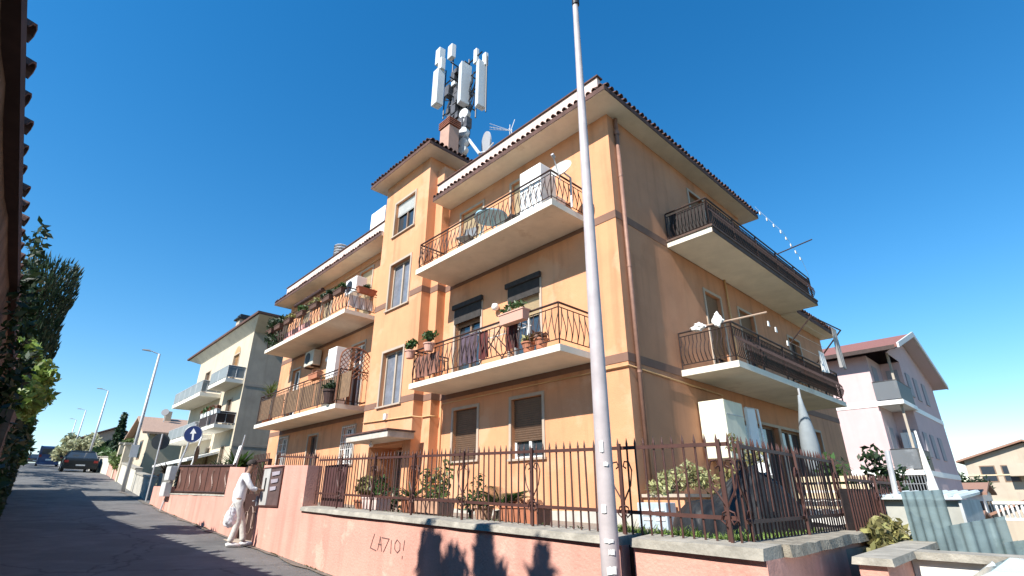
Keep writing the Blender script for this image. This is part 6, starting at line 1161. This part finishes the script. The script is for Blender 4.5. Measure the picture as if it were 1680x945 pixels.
t = thing('sheet_shed', (-1.6, 9.4, -2.2), 'small shed roofed with white corrugated sheet behind the tallest blue green sheet', 'shed'); m = MB()
for i in range(8):
    x = -1.98 + i * .12; m.tube([(x, 8.75, .02), (x + .01, 10.6, .09)], .035, 6)
m.hexa([(-2.02, 8.75, -.01), (-1.1, 8.75, -.01), (-1.1, 10.6, .06), (-2.02, 10.6, .06), (-2.02, 8.75, .01), (-1.1, 8.75, .01), (-1.1, 10.6, .08), (-2.02, 10.6, .08)]); m.build('roof', mat('shed_sheet', (.62, .66, .64), .5, var=.15), t)
m = MB(); m.box(-1.95, -1.15, 8.85, 8.87, -2.2, -.02); m.build('wall', mat('shed_board', (.38, .38, .34), .8, var=.15, streak=.3), t); m = MB(); m.box(-1.15, -1.12, 8.8, 10.5, -2.2, -.015); m.build('side_panel', mat('shed_side', (.4, .42, .42), .7, var=.2, streak=.3), t)
# clutter below the boundary wall
rng = random.Random(31)
for k in range(7):
    x = rng.uniform(-1.45, -.95); y = rng.uniform(5.6, 6.5); z = -1.15 + rng.uniform(0, .25); m = MB(); a = rng.uniform(0, PI); c_, s_ = math.cos(a) * .16, math.sin(a) * .16; m.hexa([(x - c_, y - s_, z), (x + s_ * .5, y - c_ * .5, z + .03), (x + c_, y + s_, z), (x - s_ * .5, y + c_ * .5, z - .02), (x - c_, y - s_, z + .05), (x + s_ * .5, y - c_ * .5, z + .08), (x + c_, y + s_, z + .05), (x - s_ * .5, y + c_ * .5, z + .03)])
    tag(m.build('rubble_piece', TRIM), 'broken pale slab on the rubble heap under the broken coping', 'rubble', 'rubble under the broken coping')
m = MB(); n_ = 14
for i in range(n_ + 1):
    for j in range(n_ + 1): u, v = i / n_, j / n_; m.v.append((-1.55 + .8 * u, 5.4 + 1.3 * v, -1.95 + .85 * (math.sin(PI * u) * math.sin(PI * v)) ** .6 + .04 * math.sin(u * 31 + v * 17)))
m.f = [(i * (n_ + 1) + j, (i + 1) * (n_ + 1) + j, (i + 1) * (n_ + 1) + j + 1, i * (n_ + 1) + j + 1) for i in range(n_) for j in range(n_)]
tag(m.build('rubble_heap', SOIL), 'heap of earth and rubble at the foot of the low boundary wall', 'rubble', kind='stuff')
# valley
F = house('valley_building', 'large beige apartment building with low pitched roof far down on the right', -6.6, 1.5, 60, 72, -6, 3.0, 4.3, BEIGE, ROOFO, axis='y', nwin=5, floors=3, cat='building')
m = MB(); m.box(-6.7, 8.1, 59.95, 60.0, 1.75, 1.85); m.box(-6.7, 8.1, 59.9, 60.0, -.3, -.2); m.build('band', SHUTC, F)
for z in (1.95, -.2):
    m = MB(); m.box(-3.9, 2, 58.9, 60.0, z - .3, z - .12); b_ = m.build('balcony', SOF, F); m = MB(); m.box(-3.9, 2, 58.85, 58.9, z - .28, z + .65); m.build('parapet', BEIGE, b_)
for i, (x0, x1, y0, y1, zb, ze, zr, wm, lb) in enumerate((( -6.1, -4.4, 37, 42, -5, -1.25, -.75, WHITED, 'small outbuilding with an orange tiled roof just right of the pink house'), (-4.2, -1.0, 43, 48, -6, -.9, -.2, BEIGE, 'cream house with a low tiled roof below the beige building'), (-6.6, -4.9, 48, 53, -6, .3, .9, WHITED, 'narrow white house between the pink house and the beige building'), (1, 6, 40, 46, -6, -1.6, -.9, BEIGE, 'low house at the right edge of the valley'))):
    house('valley_house', lb, x0, x1, y0, y1, zb, ze, zr, wm, ROOFO, axis='x' if i % 2 == 0 else 'y', ov=.3, nwin=2)
t = thing('balustrade', (-3, 36, -3), 'white balustrade of a terrace down on the right', 'balustrade'); m = MB(); m.box(-3.3, 1, 35, 35.2, -.25, -.13); m.box(-3.3, 1, 35, 35.2, -.95, -.85); m.build('rail', WHITED, t); m = MB()
for k in range(24): m.cyl((-3.2 + k * .18, 35.1, -.85), .05, .6, 8)
m.build('balusters', WHITED, t, smooth=True); m = MB(); m.box(-3.3, 1, 35, 38, -5, -.96); m.build('terrace', BEIGE, t)
for i, (x, y, z, r, lb) in enumerate(((-4.7, 33, -1.6, .9, 'dark tree beside the small orange roof'), (-6.3, 56, .6, 1.2, 'tall dark tree next to the beige building'), (-3.9, 30, -2.3, .9, 'green bush below the balustrade'), (-1.9, 27, -2.6, 1.0, 'broad green bush in the valley gardens'), (-2.9, 22, -3.0, .9, 'dark bush behind the wide corrugated sheet'))):
    leafmass('valley_tree', lb, [(x, y, z, r, r, r * .8), (x + r * .6, y + .3, z + r * .3, r * .6, r * .6, r * .6), (x - r * .4, y, z + r * .7, r * .5, r * .5, r * .5)], 900, .2, [L_DK, L_DK, L_MD, L_LT, L_MD][i], 130 + i, 'tree', (x, y, z - 3))
house('hill_house', 'distant pale house on the far slope behind the valley', -22, -14, 110, 120, -6, 2.0, 3.2, BEIGE, ROOFO, nwin=2)
house('hill_house', 'distant ochre house on the far slope at the right', 4, 14, 100, 110, -6, 2.2, 3.6, BEIGE, ROOFO, nwin=2)
